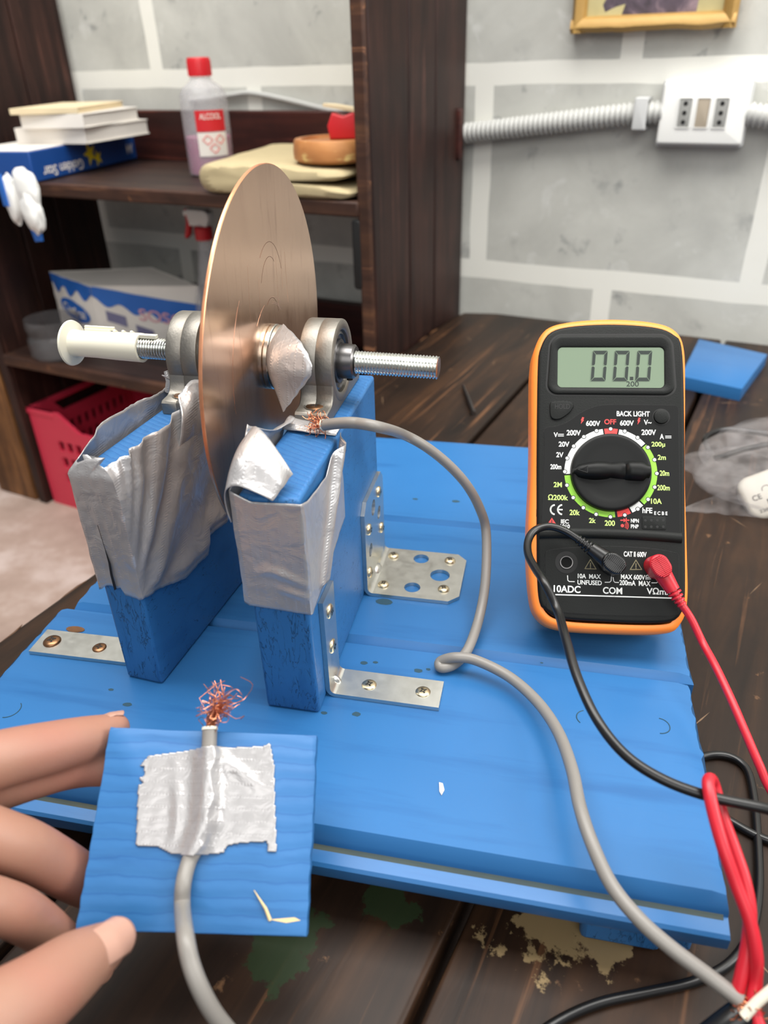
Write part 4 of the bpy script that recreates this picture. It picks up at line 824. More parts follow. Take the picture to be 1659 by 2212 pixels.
# extra folded ends near the left bearing
def quadbez(base, ctrl, tip, nu=16, nv=14, wob=.05, seed=0):
    base, ctrl, tip = [cr(c_, max(1, nu // (len(c_) - 1))) for c_ in (base, ctrl, tip)]; n_ = min(len(base), len(ctrl), len(tip)) - 1
    def fn(u, v):
        i = int(round(u * n_)); p = base[i] * (1 - v) ** 2 + ctrl[i] * (2 * v * (1 - v)) + tip[i] * v ** 2
        return p + Vector((nz(u * 3 + seed, v * 3, 1), nz(u * 3, v * 3 + seed, 5), nz(u * 4, v * 4, seed))) * wob
    b = B(); b.grid(fn, n_, nv); return b
lb = lambda x, y, z: LBM @ Vector((x, y, z))
b = quadbez([lb(.1, 4.2, 9.6), lb(.15, 6.2, 9.2), lb(.2, 8.2, 8.8)], [lb(.5, 4.6, 11.2), lb(.7, 6.4, 11.0), lb(.8, 8.2, 10.6)], [lb(-.35, 5.6, 11.6), lb(-.2, 6.7, 11.9), lb(.35, 8.0, 11.3)], wob=.14, seed=3)
obj('tape_fold', b, 'tape', tl, solid=.03, angle=60)
b = quadbez([lb(-1.5, 7.6, 10.6), lb(-.9, 7.9, 10.6), lb(-.2, 8.1, 10.6)], [lb(-1.6, 7.3, 11.6), lb(-1.0, 7.6, 11.4), lb(-.3, 7.9, 11.1)], [lb(-1.9, 6.9, 11.9), lb(-1.2, 7.2, 11.4), lb(-.2, 7.4, 10.8)], wob=.1, seed=8)
obj('tape_fold', b, 'tape', tl, solid=.03, angle=60)
b = B(); b.tube([lb(-1.85, 7.2, 11.0), lb(-1.75, 7.25, 11.5), lb(-1.9, 7.3, 11.95)], [.22, .2, .12], 12); obj('tape_curl', b, 'tape', tl)
# long split down the front of the left wrap
b = B(); b.add([lb(x, -.22 + (.08 if z > 9.9 else 0) + (.2 * (z - 9.9) if z > 9.9 else 0), z) for x, z in ((-1.12, 5.2), (-.98, 5.3), (-.99, 6.0), (-.95, 6.6), (-1.03, 7.3), (-1.09, 8.4), (-1.12, 8.4), (-1.06, 7.3), (-1.06, 6.6), (-1.12, 6.0))], [tuple(range(10))]); obj('tear', b, 'jet', tl, smooth=False)
def tape_right(u, v):
    L1, L2, L3 = 4.6, 2.6, 5.3; T_ = L1 + L2 + L3; s_ = u * T_
    zb = ipol([(0, 7.4), (L1, 5.6), (L1 + L2, 5.45), (L1 + L2 + .6, 5.6), (T_, 6.7)], s_) + .03 * nz(s_ * 5, 3)
    zt = ipol([(0, 10.9), (L1 - 1, 10.9), (L1, 10.7), (L1 + .7, 10.35), (L1 + L2, 10.42), (L1 + L2 + .6, 10.2), (L1 + L2 + 3, 9.9), (L1 + L2 + 3.8, 10.35), (T_, 10.75)], s_)
    z = zb + (zt - zb) * v
    if s_ < L1: x, y = -2.47, L1 - s_ - .1
    elif s_ < L1 + L2: x, y = -2.47 + (s_ - L1), -.1
    else: x, y = .12, s_ - L1 - L2 - .1
    if s_ >= L1 + L2:
        ph = (y - 3.0 - (z - 8.0) * .62)
        x += .24 * math.exp(-(ph / .28) ** 2) + .20 * math.exp(-((ph + 1.15 - .1 * z) / .25) ** 2) * (z > 6) + .04 * nz(y, z, 2) + .03
    elif s_ >= L1:
        y -= .02 + .02 * abs(nz(x * 3, z, 6))
        q_ = (z - 7.0) - .35 * math.sin((x + 2.4) * 1.5)
        y -= .12 * math.exp(-(q_ / .18) ** 2) * max(0, 1 - abs(x + .9) / 1.3) + .10 * math.exp(-((z - 6.3 + .25 * x) / .14) ** 2) * max(0, 1 - abs(x + .5) / 1.0)
    else: x -= .12 + .12 * abs(nz(y * .8, z * .6, 4))
    return RBM @ Vector((x, y, z))
b = B(); b.grid(tape_right, 110, 44); tr_ = obj('duct_tape', b, 'tape', ub_r, solid=.03, angle=60, label='silver duct tape')
b = quadbez([(-10.75, 21.95, 9.4), (-10.85, 23.2, 9.6), (-10.8, 24.6, 9.9)], [(-11.3, 21.9, 11.9), (-11.5, 23.3, 13.2), (-11.2, 24.9, 13.9)], [(-8.95, 21.75, 10.6), (-8.7, 22.3, 10.9), (-8.55, 23.0, 11.05)], 18, 18, .06, 2)
obj('tape_flap', b, 'tape', tr_, solid=.03, angle=60)
b = quadbez([(-10.7, 24.0, 9.6), (-10.75, 26.0, 9.6), (-10.7, 27.9, 10.0)], [(-11.0, 24.3, 11.3), (-10.9, 26.2, 11.0), (-10.6, 27.9, 11.0)], [(-10.9, 24.9, 12.0), (-10.35, 26.3, 11.15), (-10.0, 27.8, 11.05)], 18, 12, .14, 6)
obj('tape_fold', b, 'tape', tr_, solid=.03, angle=60)
b = quadbez([(-10.5, 27.5, 10.62), (-9.3, 27.35, 10.62), (-8.15, 27.4, 10.55)], [(-10.5, 27.8, 10.9), (-9.3, 27.7, 10.75), (-8.1, 27.7, 10.7)], [(-10.4, 28.3, 10.9), (-9.3, 28.2, 10.75), (-8.05, 28.2, 10.7)], 16, 6, .04, 4)
obj('tape_band', b, 'tape', tr_, solid=.03, angle=60)
# screws ----------------------------------------------------------
def screw(parent, pos, nrm, r_=.37, mat='brass', h=.12, spin=.4):
    F_ = frame(pos, nrm); b = B(); b.lathe([(r_, -.02), (r_, h * .35), (r_ * .86, h * .75), (r_ * .5, h), (.001, h * 1.05)], F_, 26)
    b.mi = 1
    for a in (spin, spin + PI / 2): b.cbox((0, 0, h * .86), (r_ * 1.0, r_ * .22, h * .36), F_ @ Matrix.Rotation(a, 4, 'Z'))
    for a in (spin + PI / 4, spin + 3 * PI / 4): b.cbox((0, 0, h * .86), (r_ * .7, r_ * .1, h * .34), F_ @ Matrix.Rotation(a, 4, 'Z'))
    return obj('screw', b, [mat, 'jet'], parent, angle=50)
# brackets --------------------------------------------------------
def bracket(corner, xdir, width, la, lb_, holes_h=(), holes_v=(), chamfer=0, th=.2, yw=None):
    xd = Vector(xdir).normalized(); up = Vector((0, 0, 1)); yd = up.cross(xd)          # yd: along the width
    FH = Matrix(((xd.x, yd.x, 0, corner[0]), (xd.y, yd.y, 0, corner[1]), (0, 0, 1, corner[2]), (0, 0, 0, 1)))
    FV = Matrix(((0, yd.x, xd.x, corner[0]), (0, yd.y, xd.y, corner[1]), (1, 0, 0, corner[2]), (0, 0, 0, 1)))   # local x up, y width, z out
    b = B()
    def plate(L, holes, F_):
        c = chamfer
        ol = [(.45, 0), (L - c, 0), (L, c), (L, width - c), (L - c, width), (.45, width)] if c else [(.45, 0), (L, 0), (L, width), (.45, width)]
        bm = bmesh.new(); vs = [bm.verts.new((x, y, 0)) for x, y in ol]; es = [bm.edges.new((vs[i], vs[(i + 1) % len(vs)])) for i in range(len(vs))]
        for hx, hy, hr in holes:
            hv = [bm.verts.new((x, y, 0)) for x, y in circ(hr, 26, hx, hy)]; es += [bm.edges.new((hv[i], hv[(i + 1) % 26])) for i in range(26)]
        bmesh.ops.triangle_fill(bm, edges=es, use_beauty=True, use_dissolve=False)
        bm.verts.index_update(); V_ = [v.co.copy() for v in bm.verts]; F0 = [tuple(v.index for v in f.verts) for f in bm.faces]; E0 = [(e.verts[0].index, e.verts[1].index) for e in bm.edges if len(e.link_faces) == 1]; bm.free()
        n = len(V_)
        b.add([(v.x, v.y, z) for z in (0, th) for v in V_], F0 + [tuple(i + n for i in reversed(f)) for f in F0] + [(a, c_, c_ + n, a + n) for a, c_ in E0], F_)
    plate(la, holes_h, FH); plate(lb_, holes_v, FV)
    R_ = []                                       # the bent corner
    for k in range(7):
        a = PI / 2 * k / 6; co_, si = math.cos(a), math.sin(a); cx = .45
        R_.append([FH @ Vector((cx - (cx) * si, y, cx - cx * co_)) for y in (0, width)] + [FH @ Vector((cx - (cx - th) * si, y, cx - (cx - th) * co_)) for y in (width, 0)])
    b.rings(R_)
    b.ball(FH @ Vector((.13, width / 2, .13)), (.36, width * .13, .36), 10)      # pressed stiffening rib in the bend
    return obj('angle_bracket', b, 'zinc', gen, angle=30), FH, FV
bb, FH, FV = bracket((-8.09, 30.45, .01), (1, 0, 0), 4.25, 4.85, 5.3, [(2.4, 3.5, .42), (3.63, 2.15, .52), (2.37, .85, .42)], [(2.2, 1.0, .36), (3.2, 3.1, .36), (4.2, 1.9, .42)], .5)
for x, y in ((.85, 3.5), (3.98, 3.55), (.85, .8), (4.0, .95)): screw(bb, FH @ Vector((x, y, .2)), (0, 0, 1), .3, 'brass', .14, random.random() * 2)
for x, y in ((1.1, .55), (2.0, 3.5), (3.6, .75), (4.45, 3.1)): screw(bb, FV @ Vector((x, y, .2)), (1, 0, 0), .3, 'brass', .14, random.random() * 2)
sb_, FH, FV = bracket((-8.09, 23.15, .01), (1, 0, 0), 1.6, 4.95, 5.1)
for x in (1.75, 4.15): screw(sb_, FH @ Vector((x, .8, .18)), (0, 0, 1), .33, 'brass', .1, random.random() * 2)
for x in (2.2, 4.1): screw(sb_, FV @ Vector((x, .8, .18)), (1, 0, 0), .33, 'brass', .14, random.random() * 2)
lf_, FH, FV = bracket((-17.36, 24.95, .01), (-1, -.02, 0), 1.6, 5.4, 4.2)
screw(lf_, FH @ Vector((4.65, .8, .18)), (0, 0, 1), .42, 'bronze', .16, .5); screw(lf_, FH @ Vector((2.15, .85, .18)), (0, 0, 1), .33, 'bronze', .1, .2)
# bearings, rod, disc ----------------------------------------------
AX = Vector((1, -.05, 0)).normalized()
def rodp(x): return Vector((x, 30.8 - .05 * (x + 4.4), 12.42))
def pillow(xc, thick, name_side):
    o = rodp(xc); F_ = Matrix(((0, 0, 1, o.x), (1, 0, 0, o.y), (0, 1, 0, o.z), (0, 0, 0, 1)))       # local x = depth, y = up, z = along the rod
    y0 = -1.90; n = 96; RO = 1.82; h = thick / 2
    b = B()
    def ring_at(z_, r_): return [(x, y, z_) for x, y in circ(r_, n)]
    R_ = [ring_at(-h, RO - .1), ring_at(-h + .04, RO - .02), ring_at(-h + .1, RO), ring_at(-.025, RO), ring_at(0, RO - .02), ring_at(.025, RO), ring_at(h - .1, RO), ring_at(h - .04, RO - .02), ring_at(h, RO - .1), ring_at(h, 1.44), ring_at(h - .06, 1.36), ring_at(-h + .06, 1.36), ring_at(-h, 1.44)]
    R_.append(R_[0]); b.rings(R_, F_, False, False)
    ol = [(-2.9, y0), (2.9, y0), (2.9, y0 + .5), (2.8, y0 + .6), (2.3, y0 + .62)]
    ol += [(2.3 - .52 * math.sin(a), y0 + .62 + .62 * (1 - math.cos(a))) for a in [PI / 2 * k / 6 for k in range(1, 7)]]
    ol += [(1.70, -.30)] + [(1.6 * math.cos(a), 1.6 * math.sin(a)) for a in [math.radians(-12 - 156 * k / 24) for k in range(25)]] + [(-1.70, -.30)]
    ol += [(-2.3 + .52 * math.sin(a), y0 + .62 + .62 * (1 - math.cos(a))) for a in [PI / 2 * k / 6 for k in range(6, 0, -1)]]
    ol += [(-2.3, y0 + .62), (-2.8, y0 + .6), (-2.9, y0 + .5)]
    b.rings([[(x, y, z_) for x, y in (shrink(ol, i_) if i_ else ol)] for z_, i_ in ((-h + .02, .05), (-h + .07, 0), (-.025, 0), (0, .02), (.025, 0), (h - .07, 0), (h - .02, .05))], F_)
    ho = obj('bearing_housing', b, 'cast', gen, angle=40)
    b = B(); b.lathe([(1.36, -h + .15), (1.36, h - .18), (1.18, h - .12), (1.15, h - .22), (.98, h - .22), (.95, h - .1), (.80, h - .1), (.80, -h + .15)], F_, 48, True); obj('bearing_insert', b, 'dark_steel', ho)
    b = B(); b.lathe([(.46, -h + .1), (.78, -h + .1), (.78, h - .1), (.74, h + .52), (.66, h + .60), (.46, h + .60)], F_, 40, True); obj('inner_collar', b, 'dark_steel', ho)
    b = B(); sd = F_ @ Vector((-.1, -.72, h + .3)); b.lathe([(.14, -.1), (.14, .1), (.08, .1), (.08, 0)], frame(sd, (0, -.1, -1)), 12); obj('set_screw', b, 'jet', ho)
    for sy in (-2.15, 2.15):
        screw(ho, F_ @ Vector((sy, y0 + .60, 0)), (0, 0, 1), .4, 'bronze', .08, random.random())
        b = B(); b.lathe([(.47, -.02), (.47, .035), (.42, .035), (.42, -.02)], frame(F_ @ Vector((sy, y0 + .61, 0)), (0, 0, 1)), 26, True); obj('screw_seat', b, 'cast', ho)
    return ho, F_
hr, FRB = pillow(-9.45, 1.5, 'r'); hl, FLB = pillow(-15.7, 1.5, 'l')
def thread(x0, x1, r_, pitch=.138):
    b = B(); n = 28; k = int((x1 - x0) / pitch * 6); R_ = []
    o = rodp(x0); F_ = frame(o, AX, (0, 1, 0)); L = (rodp(x1) - o).length
    for i in range(k + 1):
        z_ = L * i / k; ring = []
        for j in range(n):
            a = 2 * PI * j / n; ph = (z_ / pitch + a / (2 * PI)) % 1.0; tri = 1 - abs(ph * 2 - 1)
            rr = r_ * .86 + r_ * .14 * min(1, max(0, tri * 1.25 - .1)); rr *= .9 if i in (0, k) else 1
            ring.append((rr * math.cos(a), rr * math.sin(a), z_))
        R_.append(ring)
    b.rings(R_, F_); return b
rod = obj('threaded_rod', thread(-19.6, -4.4, .5), 'steel', gen, angle=25)
# white wall plug pushed over the left end of the rod
PF = frame(rodp(-22.45), AX, (0, 0, 1))
b = B(); b.lathe([(.5, 0), (1.02, .02), (1.08, .08), (1.05, .16), (.66, .24), (.62, .5), (.62, 1.4), (.66, 2.6), (.68, 3.9), (.60, 3.92), (.54, 3.9), (.52, .3)], PF, 40, True)
b.mi = 0
pg = obj('wall_plug', b, 'ivory', rod, angle=45)
b = B()
for k, z_ in enumerate((2.35, 2.8, 3.25)):       # curved barbs
    b.tube([PF @ Vector((.69 * math.cos(a), .69 * math.sin(a), z_ + .38 * (1 - math.cos((a + .9) * 1.1)))) for a in [-1.75 + 1.7 * q / 9 for q in range(10)]], [.02] + [.075] * 8 + [.02], 8)
b.box(.55, .72, -.62, -.50, .6, 2.2, PF); b.cbox((.3, -.6, 1.55), (.34, .16, .42), PF @ Matrix.Rotation(0, 4, 'Z')); b.cbox((.5, -.5, 1.3), (.2, .1, 1.4), PF)
b.box(.5, .66, -.12, .12, 3.8, 4.75, PF)
obj('barb', b, 'ivory', pg, bevel=.02)
# copper disc
DO = rodp(-12.1); DN = Vector((1, .024, -.039)).normalized(); DFm = frame(DO, DN, (0, 0, 1))
b = B(); RD = 7.94
R_ = []
n = 160
for r_, z_ in ((.5, .075), (3, .075), (5.5, .075), (RD - .03, .075), (RD, .045), (RD, -.045), (RD - .03, -.075), (5.5, -.075), (3, -.075), (.5, -.075)): R_.append([(r_ * math.cos(2 * PI * k / n), r_ * math.sin(2 * PI * k / n), z_) for k in range(n)])
R_.append(R_[0])
for i in range(10):
    b.mi = 1 if 2 < i < 6 else 0
    k0 = len(b.v); b.rings([R_[i], R_[i + 1]], DFm, False, False)
dc = obj('copper_disc', b, ['copper', 'copper_edge'], gen, angle=50)
M['scratch'] = metal('copper_scratch', rgb(226, 184, 162), .3); M['smear'] = metal('copper_smear', rgb(112, 76, 60), .5)
b = B(); rs = random.Random(4)
for k in range(6):                               # turning scratches, arcs around the hub
    r_ = rs.uniform(1.8, 5.2); a0 = rs.uniform(-.9, 1.2) ; a1 = a0 + rs.uniform(.3, 1.0)
    b.tube([DFm @ Vector((r_ * math.cos(a0 + (a1 - a0) * q / 14), r_ * math.sin(a0 + (a1 - a0) * q / 14), .072)) for q in range(15)], .010, 4)
for k in range(5):
    x = rs.uniform(.5, 3); y = rs.uniform(-3.4, 3.4); b.tube([DFm @ Vector((x, y, .072)), DFm @ Vector((x + rs.uniform(1, 2.4), y + rs.uniform(-.2, .2), .072))], .008, 4)
obj('scratch_mark', b, 'scratch', dc)
b = B()
for rr, cx, a0, a1 in ((2.3, 2.6, -1.2, .6), (1.5, 2.8, -.7, 1.1), (1.35, 1.2, -1.2, .5)):
    b.tube([DFm @ Vector((cx + rr * math.cos(a0 + (a1 - a0) * q / 20), -.3 + rr * .8 * math.sin(a0 + (a1 - a0) * q / 20), .070)) for q in range(21)], .012, 4)
obj('smear_mark', b, 'smear', dc)
for sgn in (1, -1):
    b = B(); WF_ = frame(DO + DN * (.075 * sgn), DN * sgn, (0, 0, 1))
    b.lathe([(.5, 0), (1.42, 0), (1.45, .04), (1.45, .18), (1.42, .22), (.5, .22)], WF_, 56, True); wa_ = obj('washer', b, 'steel', dc)
    b = B(); b.lathe([(.5, .22), (1.38, .23), (1.42, .27), (1.42, .42), (1.38, .46), (.5, .46)], WF_, 56, True); obj('washer', b, 'zinc', dc)
    b = B(); b.prism([(.85 * math.cos(k * PI / 3), .85 * math.sin(k * PI / 3)) for k in range(6)], .46, 1.0, WF_, bev=.06); obj('nut', b, 'steel', dc)
# leaf of tape standing between washer and upright
lv = [Vector(p) for p in D['LEAF']]
b = B()
top, tip, bot, lft = lv[0], lv[1], lv[3], lv[4]
def leaf(u, v):                                  # u: left edge -> right edge, v: bottom -> top
    L_ = cr([bot, lft, top], 20); R2 = cr([bot, lv[2], tip, lv[5], top], 10)
    i = int(round(v * 40)); p, q = L_[min(i, 40)], R2[min(i, 40)]
    m_ = p.lerp(q, u); w_ = (q - p).length
    return m_ + Vector((-.30 * w_ * math.sin(PI * u), -.12 * w_ * math.sin(PI * u), 0)) + Vector((.02 * math.sin(v * 60) * (u > .9), 0, .03 * nz(v * 40, 1) * (u > .9)))
b.grid(leaf, 16, 40); obj('tape_leaf', b, 'tape', tr_, solid=.025, angle=80)
# ================================================================ digital multimeter, leaning back on its stand
mB, m1, m2, mn = [Vector(v) for v in D['MET']]
MM = Matrix(((m1.x, m2.x, mn.x, mB.x), (m1.y, m2.y, mn.y, mB.y), (m1.z, m2.z, mn.z, mB.z), (0, 0, 0, 1)))      # local x across, y up the face, z out of the face
mt = thing('multimeter', 'orange and black digital multimeter reading zero, propped up on the blue base', 'multimeter', (4, 31, 0))
def sm(pts, n=6): return [(p.x, p.y) for p in cr([(x, y, 0) for x, y in pts], n, True)]
body = resample(sm(D['BODY'], 6), .22)
cxm = sum(p[0] for p in body) / len(body)
def outset(pts, d): return shrink(pts, -d)
hol = [(x - (.0), y) for x, y in sm([(-3.45, 12.3), (-3.32, 13.25), (-2.85, 14.15), (-1.8, 14.52), (.17, 14.66), (2.1, 14.5), (3.1, 14.1), (3.52, 13.2), (3.56, 11), (3.50, 7.5), (3.55, 4), (3.55, 1.6), (3.25, .55), (2.55, .08), (.2, -.02), (-2.0, .05), (-2.95, .5), (-3.32, 1.5), (-3.5, 4), (-3.42, 7.5), (-3.46, 11)], 8)]
hol = resample(hol, .2)
n_h = len(hol)
b = B(); R_ = []
for z_, ins in ((-2.9, .45), (-2.8, .2), (-2.5, .04), (-1.4, -.04), (-.45, 0), (-.16, .05), (-.04, .16), (0.02, .3), (0, .42), (-.2, .46)): R_.append([(x, y, z_) for x, y in shrink(hol, ins)])
b.rings(R_, MM, True, False); hs = obj('holster', b, 'orange', mt, angle=50)
b = B()
for side in (1, -1):
    for k in range(8): b.cbox((side * (3.24 if side > 0 else 3.06), 8.95 - k * .52, -.02), (.16, .40, .16), MM)
obj('grip_rib', b, 'black', hs, bevel=.04)
b = B(); b.prism(shrink(body, -.03), -2.3, .16, MM, bev=.16, seg=4); obj('body', b, 'black', mt, angle=50)
FZ = .16
# display: raised bezel frame, window, digits
lcx, lcy, lw, lh = D['LCD'][0]; bx_, by_, bw, bh = D['LCD'][1]
def arch(w_, h_, r_, bow, cx, cy, ta=0.0):
    o = rrect(w_, h_, r_, 8, cx, cy); return [(cx + (x - cx) * (1 + ta * (y - cy)), y + bow * (1 - ((x - cx) / (w_ / 2)) ** 2) * (1 if y > cy else .0)) for x, y in o]
o1 = arch(bw, bh - .16, .5, .2, bx_, by_ - .08, -.02); o2 = arch(lw, lh - .06, .16, .08, lcx, lcy - .03)
b = B(); R_ = [[(x, y, z_) for x, y in shrink(o1, i_)] for z_, i_ in ((FZ - .02, 0), (FZ + .06, .02), (FZ + .10, .08), (FZ + .09, .18))] + [[(x, y, z_) for x, y in shrink(o2, i_)] for z_, i_ in ((FZ + .07, -.12), (FZ + .02, -.05), (FZ - .05, 0))]
b.rings(R_, MM, False, False); dp = obj('display', b, 'black', mt, angle=40)
b = B(); b.poly(shrink(arch(bw + .16, bh, .56, .2, bx_, by_ - .08, -.02), 0), FZ + .003, MM); obj('bezel_groove', b, 'jet', dp, smooth=False)
b = B(); b.poly(shrink(o2, -.06), FZ + .012, MM); obj('screen', b, 'lcd', dp, smooth=False, label='grey-green display window')
def seg7(b, quad, z, t=.16, only=None, dx=0, dy=0):
    bl, br_, tr2, tl2 = [Vector((p[0] + dx, p[1] + dy)) for p in quad]
    def at(x, y): a = bl.lerp(br_, x); c_ = tl2.lerp(tr2, x); return a.lerp(c_, y)
    tx, ty, g_ = .23, .115, .02
    S = [[(0 + g_, 1), (1 - g_, 1), (1 - tx, 1 - ty), (tx, 1 - ty)], [(0 + g_, 0), (1 - g_, 0), (1 - tx, ty), (tx, ty)],
         [(0, 1 - g_ * .8), (tx - .03, 1 - ty - .02), (tx - .03, .5 + .055), (.09, .5 + .012), (0, .5 + .04)], [(1, 1 - g_ * .8), (1 - tx + .03, 1 - ty - .02), (1 - tx + .03, .5 + .055), (1 - .09, .5 + .012), (1, .5 + .04)],
         [(0, g_ * .8), (tx - .03, ty + .02), (tx - .03, .5 - .055), (.09, .5 - .012), (0, .5 - .04)], [(1, g_ * .8), (1 - tx + .03, ty + .02), (1 - tx + .03, .5 - .055), (1 - .09, .5 - .012), (1, .5 - .04)]]
    for q in S: b.poly([at(*p) for p in q], z, MM)
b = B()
for q in D['DIG']: seg7(b, q, FZ + .016, dx=-.045, dy=-.03)  # shadow of the digits painted on the screen as an offset darker copy
obj('digit_shadow', b, 'lcd_shadow', dp, smooth=False)
b = B()
for q in D['DIG']: seg7(b, q, FZ + .022)
x, y, w_, h_ = D['DOT']; b.poly([(x - w_ / 2, y - h_ / 2), (x + w_ / 2, y - h_ / 2), (x + w_ / 2, y + h_ / 2), (x - w_ / 2, y + h_ / 2)], FZ + .022, MM)
x, y, w_, h_ = D['L200']; b.text('200', x, y, w_, h_, FZ + .022, MM, bold=0)
obj('digit', b, 'lcd_dark', dp, smooth=False)
# face plates
b = B(); b.prism(sm(D['PANEL'], 3), FZ - .02, FZ + .05, MM); obj('dial_plate', b, 'black2', mt, angle=40)
b = B(); b.prism(sm(D['JPANEL'], 3), FZ - .02, FZ + .04, MM); obj('socket_plate', b, 'black', mt, angle=40)
b = B(); b.stroke(sm([tuple(p) for p in D['PANEL']], 3) + sm(D['PANEL'], 3)[:1], .05, FZ + .004, MM); b.stroke(sm(D['JPANEL'], 3) + sm(D['JPANEL'], 3)[:1], .05, FZ + .004, MM); obj('plate_groove', b, 'jet', mt, smooth=False)
b = B(); b.rings([[MM @ Vector((x, y_ - .09 * ((x) / 3) ** 2 * 1.0 + dy, z_)) for dy, z_ in ((.3, FZ - .05), (.2, FZ + .08), (0, FZ + .16), (-.18, FZ + .08), (-.26, FZ - .05))] for x, y_ in [(-3.0 + 6.2 * k / 24, 4.42) for k in range(25)]], I4); obj('ridge', b, 'black', mt, angle=60)
# dial
dx, dy = D['DIALC']; r0, r1, r2 = D['DIALR']; PZ = FZ + .052
def ringseg(b, a0, a1, ra, rb, z): 
    n = max(2, int((a1 - a0) / 4)); L = [math.radians(90 - (a0 + (a1 - a0) * k / n)) for k in range(n + 1)]
    b.add([(dx + r_ * math.cos(a), dy + r_ * math.sin(a), z) for a in L for r_ in (ra, rb)], [(2 * k, 2 * k + 1, 2 * k + 3, 2 * k + 2) for k in range(n)], MM)
b = B(); ringseg(b, 11, 48, r0, r1, PZ); ringseg(b, 136, 152, r0, r1, PZ); ringseg(b, 267, 350, r0, r1, PZ); sc_ = obj('dial_scale', b, 'ink_w', mt, smooth=False)
b = B(); ringseg(b, 50, 134, r0, r1, PZ); ringseg(b, 174, 265, r0, r1, PZ); obj('green_scale', b, 'ink_g', sc_, smooth=False)
b = B(); ringseg(b, -8, 9, r0, r1, PZ); ringseg(b, 154, 171, r0, r1, PZ); obj('red_scale', b, 'ink_r', sc_, smooth=False)
b = B(); bk = B()
for k in range(20):
    a = math.radians(90 - k * 18 + .0); x, y = dx + r2 * math.cos(a), dy + r2 * math.sin(a)
    b.poly(circ(.075, 14, x, y), PZ + .008, MM); bk.poly(circ(.105, 14, x, y), PZ + .004, MM)
obj('dial_dot', b, 'ink_w', sc_, smooth=False); obj('dot_rim', bk, 'ink_k', sc_, smooth=False)
DM = MM @ Matrix.Translation((dx, dy, 0))
b = B(); b.lathe([(.01, .30), (.9, .31), (1.3, .36), (1.55, .42), (1.68, .42), (1.76, .36), (1.79, .2), (1.79, .1)], DM @ Matrix.Translation((0, 0, FZ - .1)), 72); dl = obj('dial', b, 'black2', mt, angle=40)
b = B(); R_ = []
for k in range(27):                              # grip bar with a waist, pointing left
    t = k / 26; x = -1.72 + 3.36 * t; wv_ = .17 + .16 * math.sin(PI * min(1, t * 1.5)) ** .8 if t < .5 else .27 + .10 * math.sin((t - .5) / .5 * PI * .6)
    if t > .96: wv_ *= .7
    if t < .05: wv_ *= .6
    hh = .38 + .30 * math.sin(PI * min(1, t * 1.3 + .12)) if t < .7 else .62
    yc = .10 * math.sin((t - .2) * PI * 1.2) * .6 + .02
    R_.append([(x, yc + s_ * wv_ * q, FZ + h_) for s_, q, h_ in ((-1, 1.35, .16), (-1, 1.0, hh * .8), (-1, .55, hh), (1, .55, hh), (1, 1.0, hh * .8), (1, 1.35, .16))])
b.rings(R_, DM); obj('pointer_grip', b, 'black2', dl, angle=60)
b = B(); b.stroke([(-1.52, .0), (-1.1, .16), (-1.1, -.14), (-1.52, 0)], .025, FZ + .66, DM); obj('pointer_mark', b, 'jet', dl, smooth=False)
# buttons, sockets
b = B(); b.prism(sm(D['HOLD'], 4), FZ - .02, FZ + .09, MM, bev=.05); hb = obj('hold_button', b, 'black', mt, angle=40)
b = B(); b.stroke(sm(D['HOLD'], 4) + sm(D['HOLD'], 4)[:1], .06, FZ + .004, MM); obj('button_groove', b, 'jet', hb, smooth=False)
x, y, w_, h_ = D['HOLDT']; b = B(); b.text('HOLD', x, y, w_, h_, FZ + .094, MM); obj('lettering', b, 'jet', hb, smooth=False)
x, y = D['BLB']; b = B(); b.lathe([(.01, .16), (.24, .16), (.32, .13), (.34, .06), (.34, 0)], MM @ Matrix.Translation((x, y, FZ + .02)), 32); bl_ = obj('backlight_button', b, 'black', mt)
b = B(); b.poly(circ(.385, 32, x, y), PZ + .003, MM); obj('button_groove', b, 'jet', bl_, smooth=False)
x, y = D['JACK']; JK = MM @ Matrix.Translation((x, y, FZ))
b = B(); b.lathe([(.50, .03), (.50, .05), (.47, .055), (.30, .05), (.27, .09), (.23, .09), (.21, .04)], JK, 40); jk = obj('input_jack', b, 'jet', mt)
b = B(); b.lathe([(.24, .05), (.285, .06), (.285, .11), (.25, .115), (.24, .05)], JK, 40, True); obj('jack_ring', b, 'dark_steel', jk)
sx, sy, sw, sh = D['SOCK'][0]; b = B(); b.prism(rrect(sw, sh, .08, 4, sx, sy), FZ, FZ + .075, MM, bev=.03, seg=2); ts = obj('transistor_socket', b, 'black', mt)
b = B()
for x, y in D['SOCK'][1:]: b.poly(circ(.06, 12, x, y), FZ + .078, MM)
obj('pin_hole', b, 'jet', ts, smooth=False)
# printed legends
mats_ = {'w': 'ink_w', 'g': 'ink_gt', 'r': 'ink_r'}; TB = {k: B() for k in mats_}
JY = min(p[1] for p in D['PANEL'])
for s_, (x, y, w_, h_), c_ in D['TXT']: TB[c_].text(s_, x, y, w_, h_, PZ if y > JY else FZ + .044, MM, bold=.006 if h_ < .125 else .022)
for ln in D['BARS']: TB['w'].stroke(ln, .035 if ln is not D['BARS'][-1] else .05, PZ if ln[0][1] > JY else FZ + .045, MM)
for (x, y), full in zip(D['CE'], (0, 1)):
    q = [(x + .10 + .20 * math.cos(a), y + .215 * math.sin(a)) for a in [PI / 2 + .25 + (PI - .5) * k / 12 + (0) for k in range(13)]]; TB['w'].stroke(q, .07, PZ, MM)
    if full: TB['w'].stroke([(x - .08, y), (x + .08, y)], .06, PZ, MM)
for q in D['BOLT']: TB['r'].poly(q, PZ, MM)
TB['r'].poly(D['TRI'][0], PZ, MM)
